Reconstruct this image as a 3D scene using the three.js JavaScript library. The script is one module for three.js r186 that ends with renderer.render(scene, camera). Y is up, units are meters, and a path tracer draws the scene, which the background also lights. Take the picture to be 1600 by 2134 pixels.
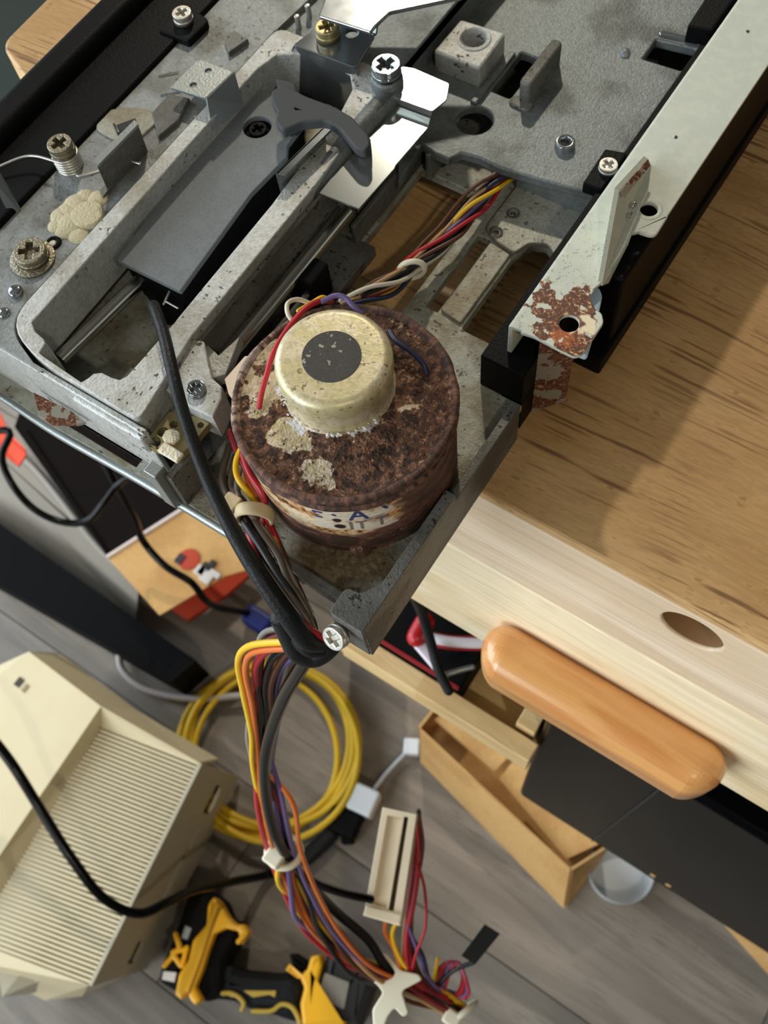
import * as THREE from 'three';
import { mergeGeometries } from 'three/addons/utils/BufferGeometryUtils.js';
import { RoundedBoxGeometry } from 'three/addons/geometries/RoundedBoxGeometry.js';
import { RectAreaLightUniformsLib } from 'three/addons/lights/RectAreaLightUniformsLib.js';

// ---------------------------------------------------------------- camera, light, exposure
const scene = new THREE.Scene();
const FOCAL = 2016, EYE = new THREE.Vector3(0.0792, 0.226, 0.07764);          // focal length in pixels of a 1600 x 2134 frame; the desk top is y = 0
const RIGHT = new THREE.Vector3(0.832504, -0.079263, -0.548319);
const DOWN = new THREE.Vector3(0.477283, -0.399938, 0.782465);
const AHEAD = new THREE.Vector3(-0.281314, -0.913108, -0.295119);
const camera = new THREE.PerspectiveCamera(2 * Math.atan(1067 / FOCAL) * 180 / Math.PI, 1600 / 2134, 0.01, 20);
camera.position.copy(EYE);
camera.quaternion.setFromRotationMatrix(new THREE.Matrix4().makeBasis(RIGHT, DOWN.clone().negate(), AHEAD.clone().negate()));
camera.focus = 0.215; camera.userData.fStop = 30;
const renderer = new THREE.WebGLRenderer();
renderer.toneMapping = THREE.LinearToneMapping;
renderer.toneMappingExposure = 0.5;
renderer.shadowMap.enabled = true;
RectAreaLightUniformsLib.init();
scene.background = new THREE.Color(0.55, 0.68, 0.9);

// daylight through the window in the left wall
const WIN = { x: -1.7, y0: -0.45, y1: 1.35, z0: -0.4, z1: 1.8 };
const daylight = new THREE.RectAreaLight(new THREE.Color(0.82, 0.92, 1.0), 9, WIN.z1 - WIN.z0, WIN.y1 - WIN.y0);
daylight.position.set(WIN.x - 0.02, (WIN.y0 + WIN.y1) / 2, (WIN.z0 + WIN.z1) / 2);
daylight.lookAt(5, (WIN.y0 + WIN.y1) / 2, (WIN.z0 + WIN.z1) / 2);
scene.add(daylight);
const WIN2 = { z: 2.0, y0: -0.1, y1: 1.35, x0: -1.5, x1: -0.2 };                // and through the one in the front wall
const daylight2 = new THREE.RectAreaLight(new THREE.Color(0.90, 0.96, 1.0), 14, WIN2.x1 - WIN2.x0, WIN2.y1 - WIN2.y0);
daylight2.position.set((WIN2.x0 + WIN2.x1) / 2, (WIN2.y0 + WIN2.y1) / 2, WIN2.z + 0.02);
daylight2.lookAt((WIN2.x0 + WIN2.x1) / 2, (WIN2.y0 + WIN2.y1) / 2, -5);
scene.add(daylight2);
const LAMP = [[-1.12, -1.66], [1.1, 0.9]];                                   // ceiling lamps (x, z), built with their own light below

// ---------------------------------------------------------------- helpers; every length below is in millimetres
const K = 0.001;
const at = (px, py, y) => {                                                   // the point of the horizontal plane at height y that a line of sight meets
  const d = RIGHT.clone().multiplyScalar(px - 800).addScaledVector(DOWN, py - 1067).addScaledVector(AHEAD, FOCAL);
  const t = (y * K - EYE.y) / d.y;
  return [(EYE.x + d.x * t) / K, y, (EYE.z + d.z * t) / K];
};
const flat = (pts, y) => pts.map(([a, b]) => { const p = at(a, b, y); return [p[0], p[2]]; });
let seed = 7;
const rnd = () => (seed = (seed * 16807) % 2147483647) / 2147483647;
const mod = (a, n) => ((a % n) + n) % n;
const PERM = new Uint16Array(2048), RAND = new Float32Array(1024);
for (let i = 0; i < 1024; i++) { PERM[i] = i; RAND[i] = rnd(); }
for (let i = 1023; i > 0; i--) { const j = Math.floor(rnd() * (i + 1)), k = PERM[i]; PERM[i] = PERM[j]; PERM[j] = k; }
for (let i = 0; i < 1024; i++) PERM[1024 + i] = PERM[i];
function vnoise(x, y, per, s) {
  const xi = Math.floor(x), yi = Math.floor(y), fx = x - xi, fy = y - yi, u = fx * fx * (3 - 2 * fx), v = fy * fy * (3 - 2 * fy);
  let x0 = xi % per, y0 = yi % per; if (x0 < 0) x0 += per; if (y0 < 0) y0 += per;
  const x1 = x0 + 1 === per ? 0 : x0 + 1, y1 = y0 + 1 === per ? 0 : y0 + 1, k = (s * 37) & 1023;
  const a = PERM[(x0 + k) & 1023], b = PERM[(x1 + k) & 1023];
  const p = RAND[PERM[a + (y0 & 1023)]], q = RAND[PERM[b + (y0 & 1023)]], r = RAND[PERM[a + (y1 & 1023)]], t = RAND[PERM[b + (y1 & 1023)]];
  return (p * (1 - u) + q * u) * (1 - v) + (r * (1 - u) + t * u) * v;
}
function fbm(u, v, f, oct, s) { let a = 0, w = 0.5, t = 0; for (let o = 0; o < oct; o++) { a += w * vnoise(u * f, v * f, f, s + o); t += w; w *= 0.5; f *= 2; } return a / t; }
const sm = (a, b, x) => { const t = Math.min(1, Math.max(0, (x - a) / (b - a))); return t * t * (3 - 2 * t); };
const mix = (a, b, t) => a.map((c, i) => c + (b[i] - c) * t);
const spot = (x, z, px, pz, r, soft) => 1 - sm(r - soft, r + soft, Math.hypot(x - px, z - pz));
const hex = (h) => [(h >> 16) & 255, (h >> 8) & 255, h & 255];
function tex(w, h, fn, { perU = 100, perV = 100, offU = 0, offV = 0, srgb = true } = {}) {   // fn(u, v) gives 0..255; one tile is perU x perV millimetres
  const d = new Uint8Array(w * h * 4);
  for (let j = 0; j < h; j++) for (let i = 0; i < w; i++) {
    const c = fn((i + 0.5) / w, (j + 0.5) / h), k = 4 * (j * w + i);
    if (Array.isArray(c)) { d[k] = Math.min(255, Math.max(0, c[0])); d[k + 1] = Math.min(255, Math.max(0, c[1])); d[k + 2] = Math.min(255, Math.max(0, c[2])); } else d[k] = d[k + 1] = d[k + 2] = Math.min(255, Math.max(0, c));
    d[k + 3] = 255;
  }
  const t = new THREE.DataTexture(d, w, h);
  t.wrapS = t.wrapT = THREE.RepeatWrapping; t.magFilter = THREE.LinearFilter; t.minFilter = THREE.LinearMipmapLinearFilter; t.generateMipmaps = true;
  if (srgb) t.colorSpace = THREE.SRGBColorSpace;
  t.repeat.set(1 / perU, 1 / perV); t.offset.set(offU, offV); t.needsUpdate = true;
  return t;
}
function projectUV(g) {                                                       // uv in millimetres from the face's main direction
  const p = g.attributes.position, n = g.attributes.normal, uv = new Float32Array(p.count * 2);
  for (let i = 0; i < p.count; i += 3) {
    const ax = Math.abs(n.getX(i) + n.getX(i + 1) + n.getX(i + 2)), ay = Math.abs(n.getY(i) + n.getY(i + 1) + n.getY(i + 2)), az = Math.abs(n.getZ(i) + n.getZ(i + 1) + n.getZ(i + 2));
    for (let k = i; k < i + 3; k++) {
      const x = p.getX(k), y = p.getY(k), z = p.getZ(k);
      const [u, v] = ay >= ax && ay >= az ? [x, z] : az >= ax ? [x, y] : [z, y];
      uv[2 * k] = u; uv[2 * k + 1] = v;
    }
  }
  g.setAttribute('uv', new THREE.BufferAttribute(uv, 2));
}
const bases = new WeakMap(), names = new Map();
const numbered = (n) => { const k = names.get(n) ?? 0; names.set(n, k + 1); return k ? `${n}_${String(k).padStart(3, '0')}` : n; };
function obj(name, geoms, material, parent = scene) {
  geoms = (Array.isArray(geoms) ? geoms.flat(3) : [geoms]).map((g) => {
    const keep = g.userData.keepUV, q = g.index ? g.toNonIndexed() : g.clone();
    for (const a of Object.keys(q.attributes)) if (!['position', 'normal', 'uv'].includes(a)) q.deleteAttribute(a);
    if (!keep || !q.attributes.uv) projectUV(q);
    return q;
  });
  const g = geoms.length > 1 ? mergeGeometries(geoms) : geoms[0];
  let base = [0, 0, 0];
  if (parent !== scene) base = bases.get(parent) ?? base;
  else { g.computeBoundingBox(); const b = g.boundingBox; base = [(b.min.x + b.max.x) / 2, b.min.y, (b.min.z + b.max.z) / 2]; }
  g.translate(-base[0], -base[1], -base[2]).scale(K, K, K);
  const m = new THREE.Mesh(g, material);
  m.name = parent === scene ? numbered(name) : name;
  m.castShadow = m.receiveShadow = true;
  if (parent === scene) m.position.set(base[0] * K, base[1] * K, base[2] * K);
  bases.set(m, base);
  parent.add(m);
  return m;
}
function thing(name, label, category, base, group) {
  const o = new THREE.Group(); o.name = numbered(name); o.userData = { label, category }; if (group) o.userData.group = group;
  o.position.set(base[0] * K, base[1] * K, base[2] * K); bases.set(o, base); scene.add(o); return o;
}
function tag(o, label, category, group) { o.userData.label = label; o.userData.category = category; if (group) o.userData.group = group; return o; }
function struct(name, geoms, m, parent = scene) { const o = obj(name, geoms, m, parent); if (parent === scene) o.userData = { kind: 'structure', label: name.replace(/_/g, ' ') }; return o; }
// shapes
const box = (x0, x1, y0, y1, z0, z1, r = 0) => {
  const w = x1 - x0, h = y1 - y0, d = z1 - z0, g = r ? new RoundedBoxGeometry(w, h, d, 2, Math.min(r, w / 2.01, h / 2.01, d / 2.01)) : new THREE.BoxGeometry(w, h, d);
  return g.translate((x0 + x1) / 2, (y0 + y1) / 2, (z0 + z1) / 2);
};
const shapeOf = (pts) => new THREE.Shape(pts.map(([x, z]) => new THREE.Vector2(x, -z)));
const circle = (x, z, r, n = 28) => Array.from({ length: n }, (_, i) => [x + r * Math.cos(i * 2 * Math.PI / n), z + r * Math.sin(i * 2 * Math.PI / n)]);
const rect = (x0, x1, z0, z1) => [[x0, z0], [x1, z0], [x1, z1], [x0, z1]];
function roundPoly(pts, r, n = 5) {                                           // rounds every corner of a polygon
  const out = [], N = pts.length;
  pts.forEach((p, i) => {
    const a = pts[(i + N - 1) % N], b = pts[(i + 1) % N], la = Math.hypot(a[0] - p[0], a[1] - p[1]), lb = Math.hypot(b[0] - p[0], b[1] - p[1]), q = Math.min(p[2] ?? r, la / 2.05, lb / 2.05);
    const s = [p[0] + (a[0] - p[0]) / la * q, p[1] + (a[1] - p[1]) / la * q], e = [p[0] + (b[0] - p[0]) / lb * q, p[1] + (b[1] - p[1]) / lb * q];
    for (let k = 0; k <= n; k++) { const t = k / n, u = 1 - t; out.push([u * u * s[0] + 2 * u * t * p[0] + t * t * e[0], u * u * s[1] + 2 * u * t * p[1] + t * t * e[1]]); }
  });
  return out;
}
function plate(pts, y0, y1, holes = [], bevel = 0, seg = 2) {                 // outline in (x, z), between two heights
  const s = shapeOf(pts); for (const h of holes) s.holes.push(new THREE.Path(h.map(([x, z]) => new THREE.Vector2(x, -z))));
  const b = Math.min(bevel, (y1 - y0) / 2.05);
  const g = new THREE.ExtrudeGeometry(s, { depth: y1 - y0 - 2 * b, bevelEnabled: b > 0, bevelThickness: b, bevelSize: b, bevelOffset: -b, bevelSegments: seg, curveSegments: 8 });
  return g.rotateX(-Math.PI / 2).translate(0, y0 + b, 0);
}
const lathe = (prof, x = 0, y = 0, z = 0, n = 40) => new THREE.LatheGeometry(prof.map(([r, h]) => new THREE.Vector2(r, h)), n).translate(x, y, z);
const cyl = (x, z, r, y0, y1, n = 28, c = 0.3) => lathe([[0, y0], [r - c, y0], [r, y0 + c], [r, y1 - c], [r - c, y1], [0, y1]], x, 0, z, n);
const V = (p) => new THREE.Vector3(...p);
const curveOf = (pts) => new THREE.CatmullRomCurve3(pts.map(V), false, 'centripetal');
const tube = (pts, r, seg = 60, rad = 10, closed = false) => {
  const c = new THREE.CatmullRomCurve3(pts.map(V), closed, 'centripetal'), g = new THREE.TubeGeometry(c, seg, r, rad, closed);
  if (closed) return g;
  const caps = [0, 1].map((t) => new THREE.SphereGeometry(r * 0.98, rad, 6).translate(...c.getPoint(t).toArray()));
  return [g, ...caps];
};
const rod = (a, b, r, n = 20) => { const A = V(a), B = V(b), d = B.clone().sub(A), g = new THREE.CylinderGeometry(r, r, d.length(), n); g.applyQuaternion(new THREE.Quaternion().setFromUnitVectors(new THREE.Vector3(0, 1, 0), d.clone().normalize())); return g.translate(...A.add(B).multiplyScalar(0.5).toArray()); };
function slab(a, b, c, t, up = [0, 1, 0]) {                                   // parallelogram a, b, a+c-b ... given three corners a-b-c and a thickness t
  const A = V(a), B = V(b), C = V(c), D = A.clone().add(C).sub(B), n = B.clone().sub(A).cross(C.clone().sub(B)).normalize().multiplyScalar(t);
  return quadPrism([A, B, C, D], n);
}
function quadPrism(q, n) {
  const lo = q, hi = q.map((p) => p.clone().add(n)), f = [], N = q.length;
  for (let i = 1; i < N - 1; i++) { f.push(hi[0], hi[i], hi[i + 1], lo[0], lo[i + 1], lo[i]); }
  for (let i = 0; i < N; i++) { const j = (i + 1) % N; f.push(lo[i], lo[j], hi[j], lo[i], hi[j], hi[i]); }
  const g = new THREE.BufferGeometry().setFromPoints(f); g.computeVertexNormals(); return g;
}
const prism = (pts, n) => quadPrism(pts.map(V), V(n));
function screwHead(x, y, z, r, h, turn = 0.4) {                               // pan head with a cross recess, y at its underside
  const w = r * 0.2, l = r * 0.62, ct = Math.cos(turn), st = Math.sin(turn);
  const cross = [[w, l], [w, w], [l, w], [l, -w], [w, -w], [w, -l], [-w, -l], [-w, -w], [-l, -w], [-l, w], [-w, w], [-w, l]].map(([a, b]) => [x + a * ct - b * st, z + a * st + b * ct]);
  return [lathe([[0, 0], [r, 0], [r, h * 0.35], [r * 0.97, h * 0.5], [0, h * 0.5]], x, y, z, 28), plate(circle(x, z, r * 0.97), y + h * 0.45, y + h, [cross], Math.min(h * 0.3, w * 0.45), 3)];
}
function bundle(parent, path, colours, ring, wr, twist, mats, seg = 90, wob = 0.15, phase = 0) {     // twisted wires, each one a mesh
  const c = curveOf(path), fr = c.computeFrenetFrames(seg, false);
  colours.forEach((col, i) => {
    const inner = i >= 6, a0 = i * 2.399 + phase, r0 = inner ? ring * 0.42 : ring, pts = [];
    for (let k = 0; k <= seg; k += 2) {
      const t = k / seg, a = a0 + twist * t, p = c.getPointAt(t), rr = r0 * (1 + wob * Math.sin(i * 3.1 + t * 17));
      pts.push(p.addScaledVector(fr.normals[k], rr * Math.cos(a)).addScaledVector(fr.binormals[k], rr * Math.sin(a)).toArray());
    }
    obj('wire', tube(pts, wr, seg, 7), mats[col], parent);
  });
}

// ---------------------------------------------------------------- materials
const mat = (color, rough = 0.6, metal = 0, extra = {}) => new THREE.MeshStandardMaterial({ color, roughness: rough, metalness: metal, ...extra });
const phys = (color, rough, metal, extra) => new THREE.MeshPhysicalMaterial({ color, roughness: rough, metalness: metal, ...extra });
const aluMap = (base, dirt, spread, s, speck = 0.8) => tex(512, 512, (u, v) => {
  const a = fbm(u, v, 6, 5, s), g = fbm(u, v, 96, 3, s + 9), sp = sm(0.735, 0.78, fbm(u, v, 60, 3, s + 20)) * sm(0.42, 0.6, fbm(u, v, 5, 3, s + 40));
  let c = mix(base, dirt, sm(0.42, 0.72, a) * spread); c = c.map((x) => x * (0.9 + 0.2 * g)); return mix(c, [46, 38, 30], sp * speck);
}, { perU: 70, perV: 70 });
const grainBump = tex(512, 512, (u, v) => 255 * fbm(u, v, 64, 3, 77), { perU: 30, perV: 30, srgb: false });
const roughMap = tex(512, 512, (u, v) => 120 + 110 * fbm(u, v, 8, 5, 31), { perU: 60, perV: 60, srgb: false });
const M = {};
M.alu = mat(0xffffff, 0.62, 0.55, { map: aluMap([196, 198, 194], [164, 160, 148], 0.6, 3, 0.7), bumpMap: grainBump, bumpScale: 0.00012 });
M.deck = mat(0xffffff, 0.55, 0.6, { map: aluMap([126, 133, 133], [92, 95, 93], 0.8, 11, 0.15), bumpMap: grainBump, bumpScale: 0.00009 });
M.deckRim = mat(0xffffff, 0.58, 0.55, { map: aluMap([146, 151, 150], [110, 110, 103], 0.8, 17, 0.3), bumpMap: grainBump, bumpScale: 0.0001 });
M.plate = mat(0xffffff, 0.6, 0.5, { map: aluMap([166, 167, 156], [130, 120, 96], 0.7, 23, 0.5), bumpMap: grainBump, bumpScale: 0.0001 });
M.base = mat(0xffffff, 0.62, 0.4, { map: tex(1024, 1024, (u, v) => {                 // base plate with the brown grime that lies in front of the motor
  const x = -140 + 170 * u, z = -100 + 140 * v, n = fbm(u, v, 22, 5, 25) - 0.5, g = fbm(u, v, 160, 3, 27);
  let c = mix([166, 167, 156], [134, 128, 108], sm(-0.1, 0.25, n)).map((k) => k * (0.9 + 0.2 * g));
  const st = Math.max(spot(x, z, 13, 25, 10 + n * 16, 4), spot(x, z, 24, 6, 5 + n * 12, 3), spot(x, z, 4, 26, 5 + n * 12, 3));
  c = mix(c, mix([92, 76, 50], [120, 102, 72], sm(0.3, 0.7, g)), st * 0.9); return mix(c, [56, 46, 36], sm(0.74, 0.8, fbm(u, v, 130, 3, 33)) * 0.6);
}, { perU: 170, perV: 140, offU: 140 / 170, offV: 100 / 140 }), bumpMap: grainBump, bumpScale: 0.0001 });
M.cast = mat(0xffffff, 0.6, 0.5, { map: aluMap([120, 120, 115], [90, 88, 82], 0.7, 29), bumpMap: grainBump, bumpScale: 0.0001 });
M.zinc = mat(0x969c9e, 0.2, 0.85, { roughnessMap: roughMap });
M.zincDull = mat(0x979d9c, 0.42, 0.8, { bumpMap: grainBump, bumpScale: 0.00004 });
M.leaf = mat(0x9b9f9c, 0.15, 0.75);
M.steel = mat(0xc8c6bd, 0.22, 1.0);
M.spring = mat(0xd2d0c6, 0.36, 0.85);
M.brass = mat(0xa89c72, 0.42, 0.8);
M.dirtyScrew = mat(0x8d8672, 0.4, 0.8, { bumpMap: grainBump, bumpScale: 0.0002 });
M.black = phys(0x0a0b0c, 0.5, 0, { specularIntensity: 0.22, bumpMap: grainBump, bumpScale: 0.00006 });
M.blackMatte = phys(0x0a0b0c, 0.75, 0, { specularIntensity: 0.3 });
M.blackGloss = phys(0x060708, 0.2, 0, { specularIntensity: 0.45 });
M.carriage = mat(0x7d8487, 0.6, 0.1, { map: tex(512, 512, (u, v) => { const a = 214 + 40 * fbm(u, v, 128, 2, 5); return mix([a, a, a], [255, 255, 252], sm(0.62, 0.75, fbm(u, v, 7, 4, 8)) * 0.5); }, { perU: 40, perV: 40 }) });
M.arm = mat(0x3c4042, 0.7, 0);
M.cream = mat(0xe6dfc6, 0.55, 0, { bumpMap: grainBump, bumpScale: 0.0003 });
M.glue = mat(0xc6bd9c, 0.7, 0, { bumpMap: grainBump, bumpScale: 0.0002 });
M.nylon = phys(0xe9e4cc, 0.42, 0, { sheen: 0.2 });
M.tieBeige = mat(0xc9b992, 0.55, 0);
M.rubber = phys(0x1c1e1f, 0.45, 0, { specularIntensity: 0.45, bumpMap: grainBump, bumpScale: 0.0001 });
const W = {};
for (const [k, c] of Object.entries({ yellow: 0xe8bd1a, orange: 0xd9702a, red: 0xb3202b, darkred: 0x7d1a20, brown: 0x5a3322, black: 0x17181a, grey: 0x85817a, taupe: 0x5d5348, violet: 0x6a5a8c, blue: 0x222a48, white: 0xcfc8b6, tan: 0xa8855c })) W[k] = mat(c, 0.42, 0);

// motor rust: the top plate is laid out in the motor's own x, z; the side in angle and height
const rustTone = (u, v, s) => {
  const a = fbm(u, v, 9, 5, s), b = fbm(u, v, 40, 4, s + 5), c = fbm(u, v, 120, 2, s + 9);
  let col = mix([50, 34, 26], [104, 70, 50], sm(0.3, 0.68, b)); col = mix(col, [142, 108, 82], sm(0.56, 0.76, c * 0.6 + b * 0.4) * 0.8);
  col = mix(col, [84, 50, 32], sm(0.5, 0.7, a) * 0.5); return mix(col, [176, 156, 130], sm(0.6, 0.72, b * 0.6 + c * 0.4) * sm(0.5, 0.62, a) * 0.7);
};
const rustTop = tex(1024, 1024, (u, v) => {
  const x = (u - 0.5) * 54, z = (v - 0.5) * 54, n = fbm(u, v, 14, 5, 51) - 0.5, n2 = fbm(u, v, 50, 3, 61) - 0.5;
  let c = rustTone(u, v, 41);
  const pale = Math.max(spot(x, z, -16, 6, 7 + n * 16, 2), spot(x, z, -6.5, 13.2, 4.5 + n * 14, 1.2), spot(x, z, 6.5, 16.5, 2.2 + n * 9, 0.8), spot(x, z, -19, -1, 4 + n * 14, 1.5), spot(x, z, 14.5, -7, 2.2 + n * 8, 1), spot(x, z, 3.5, 18.5, 2 + n * 8, 0.8));
  c = mix(c, mix([196, 182, 140], [222, 208, 186], sm(-0.2, 0.25, n2)), sm(0.3, 0.75, pale + n2 * 0.9) * 0.9);
  const ring = Math.abs(Math.hypot(x + 3.3, z + 2.7) - 12.6);
  const white = sm(0.1, 0.5, (0.9 + n * 7 - ring) * 0.6 + n2 * 1.3) * sm(-9, 4, z - x * 0.25);
  return mix(c, [226, 226, 230], white * 0.92);
}, { perU: 54, perV: 54, offU: 0.5, offV: 0.5 });
const segd = (x, y, [ax, ay, bx, by]) => { const dx = bx - ax, dy = by - ay, t = Math.min(1, Math.max(0, ((x - ax) * dx + (y - ay) * dy) / (dx * dx + dy * dy))); return Math.hypot(x - ax - t * dx, y - ay - t * dy); };
// the worn print on the motor's side: [x, height] strokes in millimetres along the side
const print1 = [[-5.6, 34, -4.4, 34], [-5.6, 32, -4.6, 32], [-5.6, 34, -5.6, 32], [-2.4, 33.6, -2.2, 33.4], [0.2, 31.6, 1.5, 35], [1.5, 35, 2.8, 31.6], [0.7, 32.8, 2.3, 32.8], [5.6, 34.8, 6.2, 33.4]];
const print2 = [[0.6, 26.6, 0.6, 29.6], [2.6, 26.6, 2.6, 29.6], [1.9, 29.6, 3.4, 29.6], [6.4, 26.6, 6.4, 29.6], [5.6, 29.6, 7.2, 29.6]];
for (const q of print1) for (const i of [0, 2]) { q[i] = (q[i] - 1.5) * 1.4 + 4.6; q[i + 1] = (q[i + 1] - 33) * 1.35 + 33.4; }
for (const q of print2) for (const i of [0, 2]) { q[i] = (q[i] - 3) * 1.2 + 5.4; q[i + 1] = (q[i + 1] - 28) * 1.25 + 28; }
const SIDE = 157;                                                             // length round the motor
const rustSide = tex(1536, 384, (u, v) => {
  const s = (u - 0.5) * SIDE, h = v * 44, n = fbm(u, v, 16, 5, 71) - 0.5, n2 = fbm(u * 4 % 1, v, 40, 3, 83) - 0.5;
  let c = mix([66, 40, 30], [112, 70, 54], sm(-0.25, 0.3, n + n2 * 0.7));
  c = mix(c, [52, 30, 26], sm(0.05, 0.3, -n) * 0.7);
  const lab = sm(0, 5, h - 20 - n * 16) * sm(0, 3, 38.6 - h + n * 3) * sm(-30, -20, s + n * 16) * (1 - sm(11, 17, s + n * 14));
  c = mix(c, mix([196, 140, 84], [232, 214, 178], sm(-0.2, 0.2, n * 1.4 + n2 * 0.6)), lab * sm(-0.32, -0.05, n + n2 * 0.5));
  const core = sm(0, 1.2, 9.4 + n * 6 - Math.abs(s - 3.4)) * sm(0, 1, h - 25 + n * 4) * sm(0, 1, 36.6 - h + n * 3);
  c = mix(c, [218, 208, 190], core * (0.75 + n));
  let ink = 0; for (const q of print1) ink = Math.max(ink, 1 - sm(0.34, 0.56, segd(s, h, q))); c = mix(c, [38, 44, 92], ink * 0.9 * core);
  ink = 0; for (const q of print2) ink = Math.max(ink, 1 - sm(0.3, 0.52, segd(s, h, q))); c = mix(c, [92, 84, 78], ink * 0.75 * core);
  c = mix(c, [36, 20, 16], Math.max(spot(s, h, -0.4, 31, 1 + n * 2, 0.3), spot(s, h, -0.1, 27.8, 1.1 + n * 2, 0.3)));
  c = mix(c, [206, 200, 190], sm(0.2, 0.6, n * 2.4 + n2 + 0.35) * sm(-62, -56, s) * (1 - sm(-34, -28, s)) * sm(37.5, 38.5, h));
  c = mix(c, [34, 22, 18], (1 - sm(0.25, 0.6, Math.abs(h - 39.4))) * 0.8);  // dirt, and shade painted into the groove, as one dark ring
  c = mix(c, mix([48, 30, 24], [140, 104, 80], sm(-0.25, 0.3, n2)), sm(37, 38, h) * 0.55);
  const grime = Math.max(spot(s, h, 0, 19.5, 2.6 + n * 9, 0.5), spot(s, h, 7, 18, 2.4 + n * 9, 0.5), spot(s, h, -9, 18.5, 2.6 + n * 10, 0.6), spot(s, h, -20, 19, 3 + n * 12, 0.8), spot(s, h, 16, 17, 2.4 + n * 9, 0.6));
  return mix(c, [58, 44, 32], grime * 0.85);
}, { perU: 1, perV: 1 });
const rustBump = tex(1024, 1024, (u, v) => 255 * (0.6 * fbm(u, v, 40, 4, 41) + 0.4 * fbm(u, v, 120, 2, 45)), { perU: 54, perV: 54, srgb: false });
M.rustTop = mat(0xffffff, 0.85, 0, { map: rustTop, bumpMap: rustBump, bumpScale: 0.0006 });
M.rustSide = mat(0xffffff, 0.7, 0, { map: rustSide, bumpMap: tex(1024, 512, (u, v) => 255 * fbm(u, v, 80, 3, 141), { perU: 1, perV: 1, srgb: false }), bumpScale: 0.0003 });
M.cap = mat(0xffffff, 0.42, 0.35, { map: tex(512, 512, (u, v) => {
  const a = fbm(u, v, 7, 5, 91), b = fbm(u, v, 40, 3, 95); let c = mix([206, 194, 148], [220, 206, 176], sm(0.35, 0.65, a)); c = mix(c, [184, 176, 140], sm(0.5, 0.7, b) * 0.7);
  return mix(c, [112, 92, 62], sm(0.7, 0.77, fbm(u, v, 36, 3, 99)) * sm(0.48, 0.6, fbm(u, v, 6, 3, 102)) * 0.7);
}, { perU: 30, perV: 30 }), bumpMap: grainBump, bumpScale: 0.00003 });
M.disc = mat(0xffffff, 0.75, 0, { map: tex(512, 512, (u, v) => mix([56 + 26 * fbm(u, v, 60, 3, 7), 54 + 24 * fbm(u, v, 60, 3, 7), 50 + 22 * fbm(u, v, 60, 3, 7)], [190, 180, 160], sm(0.8, 0.84, fbm(u, v, 14, 2, 17)) * 0.8), { perU: 16, perV: 16 }) });

// the painted steel bracket, rust where the photograph shows it
M.bracket = mat(0xffffff, 0.5, 0.1, { map: tex(256, 1536, (u, v) => {
  const x = 18 + u * 24, z = -220 + v * 185, n = fbm(u * 0.5, v * 4 % 1, 24, 5, 111) - 0.5, n2 = fbm(u * 0.5, v * 4 % 1, 90, 3, 117) - 0.5;
  let c = mix([204, 209, 194], [196, 203, 190], sm(-0.2, 0.2, n)); c = mix(c, [216, 221, 212], sm(0.1, 0.24, n2) * 0.2);
  c = mix(c, [120, 122, 110], sm(0.22, 0.28, n2 + n * 0.3) * sm(-90, -60, z) * 0.6);
  const q = Math.max(spot(x, z, 31.5, -45, 7 + n * 12, 1.2), spot(x, z, 21.5, -48.5, 2.7 + n * 9, 0.7), spot(x, z, 31.5, -53, 3.2 + n * 8, 0.8), spot(x, z, 26.5, -44.5, 3 + n * 9, 0.8), spot(x, z, 36.3, -42, 4 + n * 8, 1));
  let r = mix([84, 50, 36], [132, 84, 56], sm(-0.2, 0.25, n2)); r = mix(r, [178, 94, 48], spot(x, z, 32, -41.5, 3.2 + n2 * 6, 1) * 0.8); r = mix(r, [236, 222, 190], spot(x, z, 35.5, -46, 2.8 + n * 8, 0.8)); r = mix(r, [240, 214, 160], sm(0.16, 0.26, n2) * 0.7);
  return mix(c, r, sm(0.35, 0.65, q + n2 * 0.7));
}, { perU: 24, perV: 185, offU: -18 / 24, offV: 220 / 185 }) });
M.rustyTab = mat(0xffffff, 0.8, 0.1, { map: tex(512, 512, (u, v) => { const n = fbm(u, v, 10, 5, 121), m = fbm(u, v, 60, 3, 127); let c = mix([88, 52, 34], [140, 92, 60], sm(0.35, 0.7, m)); c = mix(c, [236, 222, 196], sm(0.58, 0.7, m * 0.6 + n * 0.4)); return mix(c, [150, 144, 130], sm(0.52, 0.6, n)); }, { perU: 26, perV: 26 }) });

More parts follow.
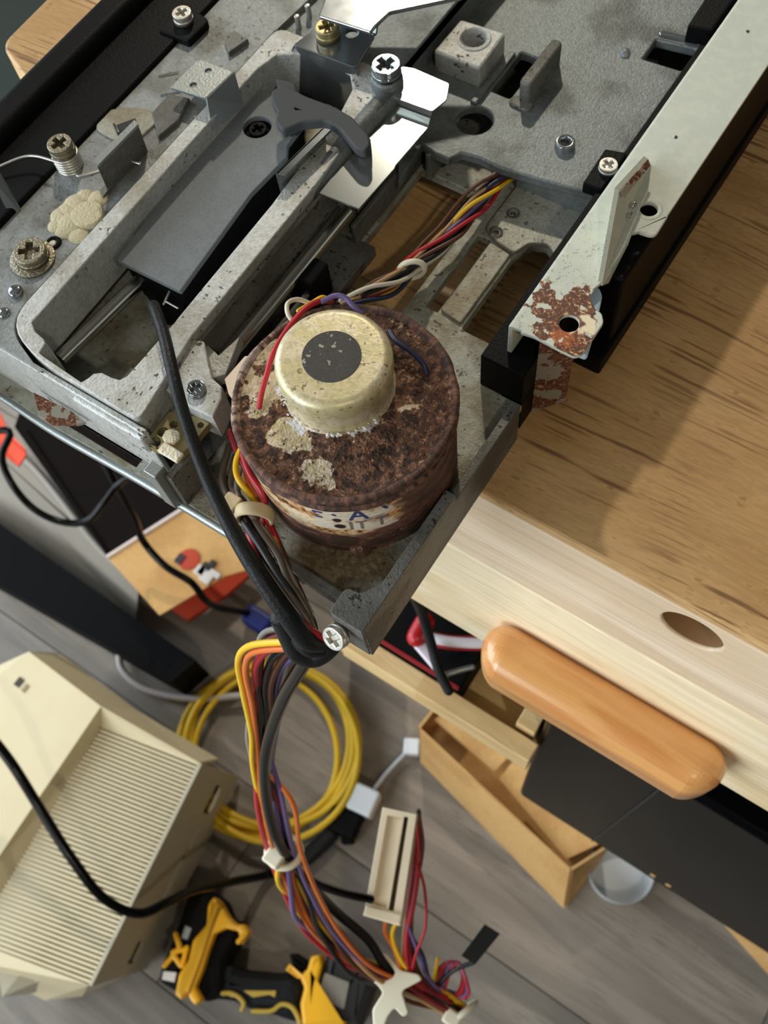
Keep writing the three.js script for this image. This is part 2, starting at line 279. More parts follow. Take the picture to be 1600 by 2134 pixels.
// woods
const wood = (w, h, A, B, pore, opts, s, poreW = 1, amp = 0.1) => tex(w, h, (u, v) => {
  const warp = fbm(u, v, 3, 4, s) * 0.14, r = fbm((u * 0.5 + 0.01) % 1, (v + warp) % 1, 12, 3, s + 3), fine = vnoise(u * 10, (v + warp) * 220, 220, s + 7), line = vnoise(u * 34, (v + warp * 0.6) * 260, 260, s + 13);
  let c = mix(A, B, sm(0.3, 0.7, r)); c = c.map((x) => x * (1 - amp / 2 + amp * fine)); return mix(c, pore, sm(0.74, 0.9, line) * sm(0.3, 0.6, vnoise(u * 9, v * 12, 12, s + 17)) * poreW);
}, opts);
M.desk = mat(0xffffff, 0.5, 0, { map: tex(1024, 1400, (u, v) => {               // oak: many short dark pores along the grain
  const warp = fbm(u, v, 2, 3, 131) * 0.05, w = v + warp, tone = fbm(u * 0.3, w % 1, 16, 3, 133), f1 = vnoise(u * 18, w * 520, 1024, 137), f2 = vnoise(u * 90, w * 700, 1024, 139), cl = vnoise(u * 7, w * 24, 1024, 143);
  let c = mix([206, 168, 116], [186, 146, 94], sm(0.3, 0.7, tone)); c = c.map((x) => x * (0.94 + 0.12 * f2));
  return mix(c, [112, 78, 46], Math.max(sm(0.66, 0.88, f1) * sm(0.2, 0.7, cl), sm(0.84, 0.95, f2) * 0.5) * 0.75);
}, { perU: 330, perV: 330 }) });
M.front = mat(0xffffff, 0.5, 0, { map: wood(1024, 1024, [246, 230, 194], [230, 206, 162], [212, 182, 138], { perU: 340, perV: 190, offU: 0.2, offV: 0.35 }, 151, 0.3) });
M.frontPink = mat(0xffffff, 0.5, 0, { map: wood(1024, 512, [238, 218, 190], [224, 200, 168], [200, 172, 140], { perU: 420, perV: 110, offU: 0.6 }, 161, 0.3) });
M.handle = phys(0xffffff, 0.3, 0, { map: wood(512, 512, [224, 164, 98], [208, 142, 78], [188, 122, 64], { perU: 200, perV: 60 }, 171, 0.15, 0.04), clearcoat: 0.8, clearcoatRoughness: 0.18 });
M.pine = mat(0xffffff, 0.55, 0, { map: wood(512, 512, [226, 196, 142], [212, 178, 124], [190, 150, 100], { perU: 200, perV: 120 }, 181, 0.4) });
M.card = mat(0xffffff, 0.85, 0, { map: tex(512, 512, (u, v) => { const a = fbm(u, v, 5, 5, 191), k = fbm(u, v, 120, 2, 193); return mix([206, 164, 104], [190, 146, 88], sm(0.35, 0.7, a)).map((x) => x * (0.95 + 0.1 * k)); }, { perU: 180, perV: 180 }) });
const plank = (i) => mat(0xffffff, 0.5, 0, { map: wood(512, 256, [[142, 133, 122], [134, 127, 117], [148, 137, 124]][i], [[118, 111, 102], [112, 106, 98], [124, 115, 104]][i], [92, 86, 78], { perU: 900, perV: 190, offU: i * 0.3, offV: i * 0.4 }, 201 + i * 7, 0.5) });
M.planks = [0, 1, 2].map(plank);
M.paint = mat(0x7b756d, 0.9, 0);
M.joint = mat(0x5f5850, 0.9, 0);
M.beige = mat(0xffffff, 0.5, 0, { map: tex(256, 256, (u, v) => mix([226, 214, 178], [216, 202, 164], fbm(u, v, 6, 4, 221)), { perU: 240, perV: 240 }) });
M.beigeGrey = mat(0xb7b09a, 0.55, 0);
M.yellow = mat(0xf0b216, 0.45, 0);
M.cableYellow = mat(0xd9b31c, 0.45, 0);

// ---------------------------------------------------------------- the room
const FLOOR = -750, TOP = 1750, X0 = -1700, X1 = 2300, Z0 = -2200, Z1 = 2000;
{
  const f = struct('floor', box(X0, X1, FLOOR - 60, FLOOR - 6, Z0, Z1), M.joint);
  f.userData.label = 'grey-brown wood plank floor';
  const shared = [];
  for (let i = 0; i < 3; i++) shared.push(i);
  const piece = (x0, x1, z0, z1) => obj('plank', box(x0 + 0.6, x1 - 0.6, FLOOR - 8, FLOOR, z0 + 0.6, z1 - 0.6), M.planks[Math.floor(rnd() * 3)], f);
  const W2 = 190; let row = 0;
  for (let z = Z0; z < Z1 - 1; z += W2, row++) { let x = X0 - (row * 470) % 1200; while (x < X1) { const a = Math.max(X0, x), b = Math.min(X1, x + 1200); if (b - a > 5) piece(a, b, z, Math.min(Z1, z + W2)); x += 1200; } }
  struct('ceiling', box(X0 - 80, X1 + 80, TOP, TOP + 80, Z0 - 80, Z1 + 80), M.paint);
  struct('wall_back', box(X0 - 80, X1 + 80, FLOOR - 60, TOP, Z0 - 80, Z0), M.paint);
  { const a = WIN2.x0 / K, b = WIN2.x1 / K, c = WIN2.y0 / K, d = WIN2.y1 / K;
    struct('wall_front', [box(X0 - 80, a, FLOOR - 60, TOP, Z1, Z1 + 80), box(b, X1 + 80, FLOOR - 60, TOP, Z1, Z1 + 80), box(a, b, FLOOR - 60, c, Z1, Z1 + 80), box(a, b, d, TOP, Z1, Z1 + 80)], M.paint);
    const v = thing('window_2', 'window in the front wall', 'window', [(a + b) / 2, c, Z1 + 40]); v.userData = { kind: 'structure', label: 'window in the front wall' };
    obj('window_frame', [box(a, b, c, c + 50, Z1 + 42, Z1 + 78), box(a, b, d - 50, d, Z1 + 42, Z1 + 78), box(a, a + 50, c, d, Z1 + 42, Z1 + 78), box(b - 50, b, c, d, Z1 + 42, Z1 + 78)], M.paint, v);
    obj('pane', box(a + 50, b - 50, c + 50, d - 50, Z1 + 58, Z1 + 62), phys(0xffffff, 0.02, 0, { transmission: 1, thickness: 0 }), v); }
  struct('wall_right', box(X1, X1 + 80, FLOOR - 60, TOP, Z0, Z1), M.paint);
  const w = { z0: WIN.z0 / K, z1: WIN.z1 / K, y0: WIN.y0 / K, y1: WIN.y1 / K };
  struct('wall_left', [box(X0 - 80, X0, FLOOR - 60, w.y0, Z0, Z1), box(X0 - 80, X0, w.y1, TOP, Z0, Z1), box(X0 - 80, X0, w.y0, w.y1, Z0, w.z0), box(X0 - 80, X0, w.y0, w.y1, w.z1, Z1)], M.paint);
  const win = thing('window_1', 'tall window in the left wall', 'window', [X0 - 40, w.y0, (w.z0 + w.z1) / 2]); win.userData = { kind: 'structure', label: 'tall window in the left wall' };
  obj('window_frame', [box(X0 - 78, X0 - 42, w.y0, w.y0 + 50, w.z0, w.z1), box(X0 - 78, X0 - 42, w.y1 - 50, w.y1, w.z0, w.z1), box(X0 - 78, X0 - 42, w.y0, w.y1, w.z0, w.z0 + 50), box(X0 - 78, X0 - 42, w.y0, w.y1, w.z1 - 50, w.z1), box(X0 - 78, X0 - 42, w.y0, w.y1, 680, 720)], M.paint, win);
  obj('pane', box(X0 - 62, X0 - 58, w.y0 + 50, w.y1 - 50, w.z0 + 50, w.z1 - 50), phys(0xffffff, 0.02, 0, { transmission: 1, thickness: 0 }), win);
  for (const [lx, lz] of LAMP) {                                              // round ceiling lamps
    const t = thing('ceiling_lamp', lx < 0 ? 'round warm ceiling lamp above the window wall' : 'round warm ceiling lamp above the open floor', 'lamp', [lx / K, TOP - 30, lz / K]);
    obj('rim', lathe([[60, 0], [75, 0], [75, 30], [60, 30], [60, 0]], lx / K, TOP - 30, lz / K, 40), M.paint, t);
    obj('diffuser', cyl(lx / K, lz / K, 60, TOP - 22, TOP - 10, 40), mat(0xffffff, 0.6, 0, { emissive: new THREE.Color(1, 0.87, 0.66), emissiveIntensity: 14 }), t);
    const l = new THREE.SpotLight(new THREE.Color(1, 0.89, 0.73), lx < 0 ? 16 : 5, 0, 1.2, 0.4, 2); l.position.set(lx, TOP * K - 0.05, lz); l.target.position.set(lx * 0.7, FLOOR * K, lz * 0.7); l.castShadow = true; l.shadow.radius = 2.5; scene.add(l, l.target);
  }
}

tag(obj('floor_sheet', box(-1650, -760, FLOOR, FLOOR + 9, -1500, -330, 3), mat(0x2c3531, 0.95, 0)), 'dark grey-green sheet added on the floor beyond the desk', 'floor_sheet');  // plain dark green-grey sheet added over the far floor

// ---------------------------------------------------------------- the desk, its drawer and what hangs below
{
  const t = thing('wooden_desk', 'oak workbench top with pale wooden front board under the disk drive', 'desk', [150, FLOOR, -300]);
  const outline = roundPoly([[420, -13, 3], [-60, -13, 30], [-120, -40, 30], [-197, -72, 5], [-199, -160, 1], [-199, -640, 20], [420, -640, 20]], 6, 6);
  obj('tabletop', plate(outline, -3.4, 0, [], 0.9, 2), M.desk, t);
  const hole = thingHole();
  obj('front_board', hole, M.frontPink, t);
  obj('core', plate(outline.map(([x, z]) => [x, Math.min(z, -32.8)]).filter((p, i, q) => i === 0 || p[0] !== q[i - 1][0] || p[1] !== q[i - 1][1]), -44, -3.5), M.pine, t);
  obj('hole_lining', [rodRing(89.5, -14.6, 8.1)], mat(0x9a7650, 0.5), t);
  for (const [x, z] of [[-150, -120], [400, -60], [-150, -600], [400, -600]]) obj('leg', box(x - 22, x + 22, FLOOR, -44, z - 22, z + 22, 4), M.blackMatte, t);
  const d = thing('desk_drawer', 'pale wooden drawer with rounded orange-brown wooden pull', 'drawer', [150, -133, -30]);
  const df = obj('drawer_front', box(-60, 410, -133, -50.8, -33, -13, 1.2), M.front, d);
  obj('drawer_box', [box(-50, 400, -130, -122, -420, -33), box(-50, -38, -122, -80, -420, -33), box(388, 400, -122, -80, -420, -33)], M.pine, d);
  const pull = new RoundedBoxGeometry(87, 26, 21.5, 6, 9.5), hp = pull.attributes.position;
  for (let i = 0; i < hp.count; i++) { const q = Math.abs(hp.getX(i) / 45), k = 1 - 0.3 * q ** 6; hp.setZ(i, -11.5 + (hp.getZ(i) + 11.5) * k); }
  pull.computeVertexNormals();
  obj('handle', pull.translate(79, -99, -2.9), M.handle, df);
}
function thingHole() {                                                        // the front board, pierced by a round dog hole
  const s = new THREE.Shape([[-60, -50], [410, -50], [410, -3.6], [-60, -3.6]].map(([x, y]) => new THREE.Vector2(x, y)));
  s.holes.push(new THREE.Path(circle(89.5, -14.6, 8.2, 40).map(([x, y]) => new THREE.Vector2(x, y))));
  return new THREE.ExtrudeGeometry(s, { depth: 19, bevelEnabled: true, bevelSize: 0.6, bevelThickness: 0.6, bevelOffset: -0.6, bevelSegments: 2 }).translate(0, 0, -32.6);
}
function rodRing(x, y, r) { const g = new THREE.CylinderGeometry(r, r, 60, 40, 1, true); return [g.rotateX(Math.PI / 2).translate(x, y, -44), new THREE.CylinderGeometry(r, r, 1, 40).rotateX(Math.PI / 2).translate(x, y, -73)]; }

// ---------------------------------------------------------------- the disk drive's frame
const drive = thing('drive_chassis', 'cast grey metal chassis of a stripped floppy drive overhanging the desk edge', 'disk drive', [-40, 0, -60]);
{
  const P = (name, g, m, parent = drive) => obj(name, g, m, parent);
  // base plate, with the openings through which the desk shows
  const front = flat([[0, 815], [60, 856], [112, 891], [206, 944], [300, 996], [430, 1070]], 12.5);
  P('base_plate', plate([[-137, 32.6], [-96, 32.6], ...front.slice(1, 5), [4, 32.4], [19, 33], [27, 33], [27, -31], [26, -100], [-137, -100]], 9.5, 12.5,
    [rect(-36, -14.5, -86, -26), rect(-10, -6.2, -74, -47), roundPoly([[2, -45.5], [12.5, -45.5], [12.5, -77], [8, -80], [4, -78], [2, -72]], 1.2), rect(-76, -47, 28.4, 31)], 0.3), M.base);
  P('raised_pad', plate(roundPoly([[-9, -97], [14.6, -97], [14.6, -75], [8.5, -79.5], [4, -77.5], [2, -72.5], [-4, -73.5], [-9, -76]], 1.2), 12.4, 14.2, [circle(-4.8, -83.6, 1.2), circle(-5.6, -75.9, 1.2)], 0.3), M.plate);
  P('raised_pad', plate(roundPoly([[-5.6, -73], [1.2, -72], [1.2, -46.5], [-5.6, -47.5]], 0.8), 12.4, 13.4, [], 0.3), M.plate);
  P('threaded_hole', [lathe([[1.9, 14], [1.9, 14.5], [1.2, 14.5], [1.2, 12.6]], -4.8, 0, -83.6, 20)], M.cast);
  P('threaded_hole', [lathe([[1.9, 14], [1.9, 14.5], [1.2, 14.5], [1.2, 12.6]], -5.6, 0, -75.9, 20)], M.cast);
  // right side wall and the corner lug that hangs past the desk
  P('side_wall', [box(25.2, 28, 0, 20.98, -1, 37.5, 0.3), box(25.6, 28, 0, 17.5, -31, -0.5, 0.4), plate(roundPoly([[18.8, 31, 2], [22.4, 31, 3], [25.3, 26, 1.5], [27, 26, 0.3], [27.9, 27, 0.3], [27.9, 38.3, 0.4], [18.8, 38.3, 1.6]], 1), 14, 21, [], 0.25), box(19.4, 27.5, 0.5, 14.5, 33, 37.9, 0.4), box(-2, 20, 9.5, 15, 31, 33.6, 0.5)], M.cast);
  // front skirt
  P('front_skirt', [box(-137, -38, 9.5, 34.4, 26.9, 28.4, 0.5), box(-60, -38, 26, 33.4, 27.5, 29.6, 1.2)], M.alu);
  P('front_flange', [tube([[-137, 11, 33], [-93, 11, 33], [-73, 11, 33.6], [-43, 11, 32.7], [-10, 11, 32.6], [6, 11, 32.8]], 1.5, 50, 8)], M.zincDull);
  // pit frame: rim, left rail and middle rail in one casting
  const pit = [...flat([[66, 672], [72, 690], [90, 705], [94, 716], [82, 735], [90, 742], [169, 796], [181, 789], [195, 778], [212, 776], [232, 786], [249, 791], [266, 782], [300, 743], [358, 677]], 36), [-50.4, -40], [-52.6, -74, 1], [-54.5, -83], [-58, -86.5], [-74, -86.5], [-80, -83], [-81.6, -76], [-81.5, -40]];
  P('pit_frame', plate(roundPoly([[-86, 22, 12], [-86, -92, 4], [-50, -92, 4], [-46, -84, 3], [-44.2, -50, 1], [-43.8, 2, 1], [-40.2, 26.6, 2.5], [-72, 26.6, 12]], 3), 22, 36, [pit], 0.35), M.alu);
  // left deck
  P('left_deck', plate([[-137, 28.2], [-70, 28.2], ...roundPoly([[-70, 27.5, 0.1], [-72.4, 27.5, 12.4], [-86.9, 22.4, 12.4], [-86.9, -92, 1]], 1, 8), [-84, -124.5], [-137, -124.5]], 30, 34.8, [], 0.3), M.deckRim);
  P('top_deck', plate([[-137, -124], [-86, -124], [-86, -230], [-137, -230]], 29, 33.4, [], 0.2), M.deck);
  P('top_deck', plate(roundPoly([[-88, -88], [-52, -88], [-49, -96], [-49, -230], [-88, -230]], 1), 29.2, 33.2, [], 0.3), M.deck);
  // upper right deck with its holes
  const rim = flat([[830, 380], [880, 300], [905, 318], [935, 330], [962, 318], [1000, 328], [1040, 348], [1120, 372], [1240, 404]], 23.5);
  P('upper_deck', plate([...rim, [22, -94], [22, -260], [-52, -260], [-50, -96]], 20.5, 23.5, [circle(-26.8, -99.5, 5.2), roundPoly(rect(-28.4, -22.2, -128, -111), 0.8), roundPoly([[2.5, -141.5], [14, -142.5], [14, -152], [2.5, -150]], 0.6), circle(-39, -119.6, 3.4)], 0.5), M.deck);
  P('step_wall', [box(-9.5, 20, 12, 21.5, -96, -92.5, 0.8)], M.deck);
  P('deck_wall', [box(-52, -49, 12, 33, -260, -90, 0.6), box(-33.5, -31.5, 12, 22, -100, -84, 0.8)], M.deck);
  P('under_floor', box(-52, 22, 5, 9, -260, -92), M.cast);
  P('fin', plate(roundPoly(rect(-19.6, -16.2, -129, -110.6), 1.4), 23, 31, [], 0.6), M.cast);
  P('fin_foot', plate(roundPoly(rect(-21.6, -15.2, -112.4, -108.6), 1.4), 23, 24.4, [], 0.5), M.cast);
  const boss = P('boss', plate(roundPoly([[-46.6, -110.2], [-31.8, -110.4], [-32.4, -125.6], [-46.4, -124.4]], 1), 23, 30, [circle(-39, -119.4, 3.4)], 0.7), M.alu);
  P('boss_ring', lathe([[3.4, 24], [3.4, 30.2], [4.6, 30.4], [5, 29.8]], -39, 0, -119.4, 32), M.alu, boss);
  P('rib', [box(-31, -29, 23, 24.6, -126, -104, 0.5)], M.deck);
  P('stud', lathe([[1.3, 23], [1.3, 25.6], [2.4, 25.6], [2.6, 25.2], [2.8, 23.4]], -0.6, 0, -103, 28), M.zinc);
  P('stud', lathe([[0, 24.6], [1.2, 24.5], [1.6, 23.4]], -2.6, 0, -141, 20), M.deck);
  P('slot_lip', tube([[2.8, 23.6, -152.4], [14, 23.6, -154.5]], 0.9, 8, 8), M.zinc);
  // shafts and the channel between the rails
  P('guide_shaft', rod([-40.6, 23, 8], [-40.2, 23, -56], 2.3), M.steel);
  P('guide_shaft', rod([-36.6, 19, 12], [-36.2, 19, -40], 1.1), M.steel);
  P('guide_shaft', rod([-79, 21, 19], [-76, 21, -14], 1.9), M.steel);
  P('guide_shaft', rod([-41.2, 24, 25], [-40.9, 24, 13], 2.2), M.steel);
  P('shaft_block', [box(-44, -34, 12, 24, -39, -31, 0.8)], M.blackMatte);
  P('channel_wall', [box(-43.6, -42.6, 12, 33, -56, 25), box(-47, -32, 9.6, 13.2, -56, 26)], M.cast);
  P('channel_beam', [box(-44.5, -37.4, 10, 15, -108, -54.5, 0.8), box(-38.6, -37, 10, 20, -108, -54.5, 0.6)], M.cast);
  P('bar_rib', [tube([[-46.8, 32.6, -50], [-46.4, 33.4, -64], [-45.2, 34.6, -80], [-44.4, 35, -88]], 3.1, 30, 14)], M.deck);
  // lug with its hexagon screw, left of the motor
  const lug = flat([[345, 812], [402, 706], [425, 711], [434, 756], [442, 788], [462, 805], [461, 831], [443, 869], [395, 848]], 34);
  const lugPart = P('lug', plate(lug, 24, 34, [], 0.4), M.alu);
  P('lug_web', plate(flat([[425, 711], [455, 740], [500, 700], [470, 780], [442, 788]], 30), 26, 30, [], 0.3), M.alu);
  P('screw', screwHead(...at(411, 815, 34), 2.3, 1.6), M.zinc, lugPart);
  // slot insert with dark holes
  const ins = flat([[303, 922], [322, 934], [372, 953], [400, 925], [436, 882], [412, 868], [352, 858], [325, 890]], 30);
  const term = P('terminal_plate', plate(ins, 27.5, 30, [[322, 921, 1.5], [339, 900, 1.3], [362, 884, 1], [418, 886, 0.8]].map(([a, b, r]) => { const p = at(a, b, 30); return circle(p[0], p[2], r, 16); }), 0.1), M.brass);
  { const p = at(358, 912, 30); P('terminal_nut', cyl(p[0], p[2], 2.2, 29.6, 31, 7, 0.4), M.cream, term); const q = at(355, 942, 31); P('cream_tab', box(q[0] - 3, q[0] + 3, 30, 31.2, q[2] - 1.4, q[2] + 1.4, 0.4), M.cream, term); }
  { const p = at(360, 1044, 12.5); P('post', box(p[0] - 1.9, p[0] + 1.9, 12, 29.8, p[2] - 2.4, p[2] + 1.2, 0.4), M.zincDull); P('post_web', box(p[0] + 1.8, p[0] + 4, 12, 27, p[2] - 12, p[2] - 1, 0.4), M.cast); }
  // rusty corner tab on the front
  P('rusty_tab', plate(flat([[70, 818], [82, 868], [108, 884], [160, 885], [178, 880], [150, 858], [110, 838]], 20), 19, 20.2, [], 0.2), M.rustyTab);
  // screws on the left deck
  P('screw', screwHead(...at(70, 537, 35.2), 4.3, 3, 0.9), M.dirtyScrew);
  { const p = at(72, 545, 34); P('washer', lathe([[4, 0], [5.8, 0], [5.8, 0.7], [4, 0.7]], p[0], 34.8, p[2], 36), M.dirtyScrew); }
  { const p = at(115, 511, 34); P('deck_hole', lathe([[1, 0.1], [1, 0.5], [1.9, 0.5], [2.1, 0.1]], p[0], 34.8, p[2], 26), M.blackMatte); P('pin', cyl(p[0] + 0.2, p[2] + 0.4, 0.9, 33.5, 35.6, 16, 0.2), M.cream); }
  { const p = at(30, 605, 36); P('pin', cyl(p[0], p[2], 1.9, 33, 36.4, 20, 0.6), M.zinc); const q = at(8, 652, 35); P('pin', [cyl(q[0], q[2], 1.6, 33, 35.6, 20, 0.5), box(q[0] - 5, q[0] + 3, 33.6, 34.6, q[2] - 3.4, q[2] - 2, 0.4)], M.zinc); }
  { const p = at(184, 450, 35); P('round_disc', [cyl(p[0], p[2], 4.3, 33.6, 36.2, 36, 0.4)], M.glue);
    const lumps = []; for (const [a, b, r] of [[150, 470, 4], [140, 485, 3], [160, 430, 3.4], [130, 455, 3], [165, 495, 2.8], [205, 420, 3], [178, 415, 2.6], [120, 475, 2.4], [145, 445, 3.2]]) { const q = at(a, b, 34); lumps.push(new THREE.SphereGeometry(r, 14, 10).scale(1, 0.34, 1).translate(q[0], 34.7, q[2])); }
    P('glue', lumps, M.glue); }
  // spring on its post
  { const p = at(122, 296, 43), h = []; for (let i = 0; i <= 90; i++) { const a = i / 90 * Math.PI * 2 * 5.2; h.push([p[0] + 3.3 * Math.cos(a), 34.6 + 4.6 * i / 90, p[2] + 3.3 * Math.sin(a)]); }
    P('spring_post', [cyl(p[0], p[2], 2.6, 34, 41, 24), ...screwHead(p[0], 39.6, p[2], 3.4, 3.2, 0.2)], M.dirtyScrew);
    P('spring', [tube(h, 0.42, 240, 7), tube([h[0], at(160, 366, 35), at(205, 356, 35), at(240, 340, 35)], 0.42, 20, 7), tube([h[90], at(60, 325, 39), at(-10, 350, 38)], 0.35, 20, 7)], M.spring); }
  // bent sheet levers
  { const q = (a, b, y) => at(a, b, y);
    P('bent_lever', prism([q(192, 336, 44), q(205, 343, 44), q(288, 258, 44), q(280, 250, 44)], [0, -0.8, 0]), M.zincDull);
    const a = q(203, 343, 43.4), b = q(287, 258, 43.4); P('bent_lever', prism([a, b, [b[0] + 0.4, 34, b[2] + 0.6], [a[0] + 0.4, 34, a[2] + 0.6]], [0.4, 0, 0.5]), M.cast);
    const c = q(207, 398, 36), d = q(276, 318, 36); P('bent_lever', prism([c, d, [d[0] + 1.6, 36, d[2] + 1], [c[0] + 2, 36, c[2] + 1]], [0, -1, 0]), M.cast);
    P('bent_lever', prism([q(238, 262, 40), q(282, 246, 40), q(278, 262, 40), q(244, 276, 40)], [0, -1, 0]), M.zinc);
    for (const [u, v, w] of [[q(237, 258, 42), q(247, 282, 38), 0.35], [q(330, 160, 38), q(372, 152, 38), 0.4], [q(222, 355, 37), q(262, 328, 37), 0.5], [q(276, 336, 38), q(292, 341, 38), 0.5]]) P('lever_finger', rod(u, v, w, 8), M.steel);
    P('lever_base', plate(roundPoly(flat([[205, 240], [262, 232], [315, 236], [330, 262], [300, 290], [240, 300], [204, 278]], 34), 1), 33.8, 35.4, [], 0.3), M.plate);
    P('lever_base', plate(flat([[316, 236], [352, 196], [395, 205], [372, 250], [330, 285]], 36), 34, 36.2, [], 0.3), M.cast);
    P('bent_corner', prism([q(-20, 360, 44), q(-4, 352, 44), q(46, 440, 34.5), q(20, 442, 34.5)], [0.5, -0.4, 0.8]), M.zinc); }
  // small zinc angle with two holes over the left rail
  P('angle_plate', [plate(roundPoly([[-95, -56], [-94.6, -68, 1.6], [-83.2, -68.6, 0.4], [-84, -57.4, 0.4]], 0.3), 39.2, 40.2, [circle(-89.5, -65.7, 1.15, 18), circle(-89.9, -59.6, 1.15, 18)], 0.15), prism([[-84, 40.1, -57.4], [-83.2, 40.1, -68.6], at(505, 218, 33), at(440, 273, 33)], [0.5, 0.3, 0])], M.zincDull);
  // black front bezel rail at the left and its foot
  P('bezel_rail', [box(-136, -125.5, 30, 40, -240, 80, 3.2), box(-127, -108.5, 28, 36, -240, 80, 1.4), box(-139, -134, 12, 36, -240, 80, 1)], M.black);
  const foot = P('bezel_foot', plate(roundPoly([[-115, -74], [-104.4, -74.4], [-104, -84, 2], [-115, -86]], 0.8), 33.8, 37, [], 0.5), M.black);
  P('screw', screwHead(...at(384, 44, 37), 2.8, 3), M.spring, foot);
  P('small_tab', plate(flat([[470, 92], [492, 78], [520, 96], [480, 124]], 34), 33.2, 36.4, [], 0.2), M.cast);
  P('pin', [cyl(...[at(618, 32, 37)].map((p) => [p[0], p[2]])[0], 0.8, 33, 37, 14, 0.2), cyl(...[at(640, 10, 37)].map((p) => [p[0], p[2]])[0], 0.8, 33, 37, 14, 0.2)], M.spring);
  // zinc strap over the far end of the pit
  const strap = P('strap', [plate(roundPoly([[-76.4, -86.3], [-56.2, -87, 2], [-58.6, -100], [-73.4, -99.4]], 0.8), 37, 38.2, [circle(-64.6, -97.4, 1.7)], 0.3),
    prism([[-76.2, 38, -86.4], [-56.4, 38, -87], [-53, 28, -85.4], [-57, 16, -85], [-79, 16, -84.4], [-80.4, 30, -84]], [0, 0, -0.9]),
    prism([[-73.4, 37.6, -99.4], [-58.6, 37.6, -100], [-57.6, 45.4, -101.4], [-72.6, 45.4, -100.4]], [0, 0, -1]),
    plate(roundPoly([...flat([[664, 34], [772, 68], [780, 56], [812, 26], [965, -6], [960, -60], [700, -60]], 46)], 0.6), 45, 46.2, [], 0.3)], M.zinc);
  P('screw', screwHead(...at(684, 76, 38.4), 3.3, 3.4, 0.7), M.brass, strap);
  // leaf plate and the big screw that holds it
  P('leaf_plate', [plate(flat([[665, 402], [748, 435], [822, 351], [824, 345], [893, 264], [897, 246], [816, 216], [798, 258], [790, 262], [694, 368], [690, 371]], 34), 33.4, 34, [], 0.12),
    plate(roundPoly(flat([[800, 178], [838, 138], [862, 142], [936, 174], [930, 208], [900, 232], [820, 203]], 37), 0.6), 36.4, 37, [], 0.12),
    prism([at(816, 214, 34), at(897, 244, 34), at(900, 230, 37), at(820, 202, 37)], [0, -0.5, 0])], M.leaf);
  P('screw_boss', lathe([[0, 28], [4.6, 28], [4.3, 38.6], [3, 39]], ...[at(806, 160, 39)].map((p) => [p[0], 0, p[2]])[0], 30), M.deck);
  P('screw', screwHead(...at(806, 156, 38.6), 4, 3.6, 0.3), M.zinc);
  // bright clip channel
  P('clip', [plate(flat([[574, 362], [592, 366], [690, 270], [672, 266]], 40), 39.3, 40, [], 0.1), prism([at(574, 362, 40), at(672, 266, 40), [at(672, 266, 40)[0] + 0.4, 33, at(672, 266, 40)[2] + 0.5], [at(574, 362, 40)[0] + 0.6, 33, at(574, 362, 40)[2] + 0.5]], [0.5, 0, 0])], M.zinc);
  // roller and dark detail at the far end of the pit
  P('roller', [rod([-66, 22, -80], [-58, 22, -72], 5.5, 24), box(-80, -60, 12, 15, -86, -70)], M.glue);
  P('gear', [cyl(-72, -80, 3.6, 14, 26, 12, 0.4)], M.blackMatte);
}

// ---------------------------------------------------------------- head carriage
{
  const t = thing('head_carriage', 'dark grey head carriage block with long flat cover in the pit', 'carriage', [-69, 14, -40]);
  const cov = flat([[243, 541], [375, 606], [523, 402], [598, 325], [600, 300], [640, 248], [560, 190], [430, 268], [418, 300]], 30);
  const cover = obj('cover', plate(roundPoly(cov, 0.5), 28.2, 30, [circle(-73.8, -63.3, 3.9)], 0.25), M.carriage, t);
  obj('body', [plate([[-78, -11], [-60, -11], [-62, -60], [-66, -74], [-80, -74], [-80, -40]], 13.5, 28.2), plate(flat([[255, 535], [330, 640], [380, 640], [395, 600], [520, 430], [410, 320]], 22), 14, 22)], M.blackMatte, t);
  const sc = obj('cover_screw', screwHead(-73.8, 27.4, -63.3, 2.6, 2, 0.5), M.black, cover);
  obj('guide_tab', [0, 1, 2].map((i) => { const p = at(262 + i * 62, 520 - i * 74, 29); return box(p[0] - 3.2, p[0], 26, 29, p[2] - 5, p[2] + 4, 0.3); }), M.carriage, t);
  const arm = [[430, 560], [500, 520], [560, 545], [640, 590], [830, 660], [930, 720], [1030, 830], [1042, 890], [1010, 930], [950, 910], [850, 790], [760, 740], [620, 752], [500, 805], [450, 742], [470, 690], [430, 620]].map(([a, b]) => [420 + a * 0.3375, b * 0.3375]);
  const hole = [[560, 650], [638, 680], [565, 692]].map(([a, b]) => [420 + a * 0.3375, b * 0.3375]);
  obj('arm', plate(roundPoly(flat(arm, 40), 1), 37, 40, [flat(hole, 40)], 0.5), M.arm, t);
  obj('arm_post', [plate(roundPoly(flat([[580, 190], [600, 270], [630, 250], [620, 200]], 33), 1), 29, 37.5, [], 0.4), (() => { const p = at(757, 296, 38); return cyl(p[0], p[2], 1.9, 34.2, 38.5, 18); })()], M.arm, t);
  obj('wire_clip', [tube([at(353, 608, 26), at(341, 634, 26)], 0.3, 6, 6), tube([at(345, 628, 26), at(370, 642, 26)], 0.3, 6, 6)], M.spring, t);
}

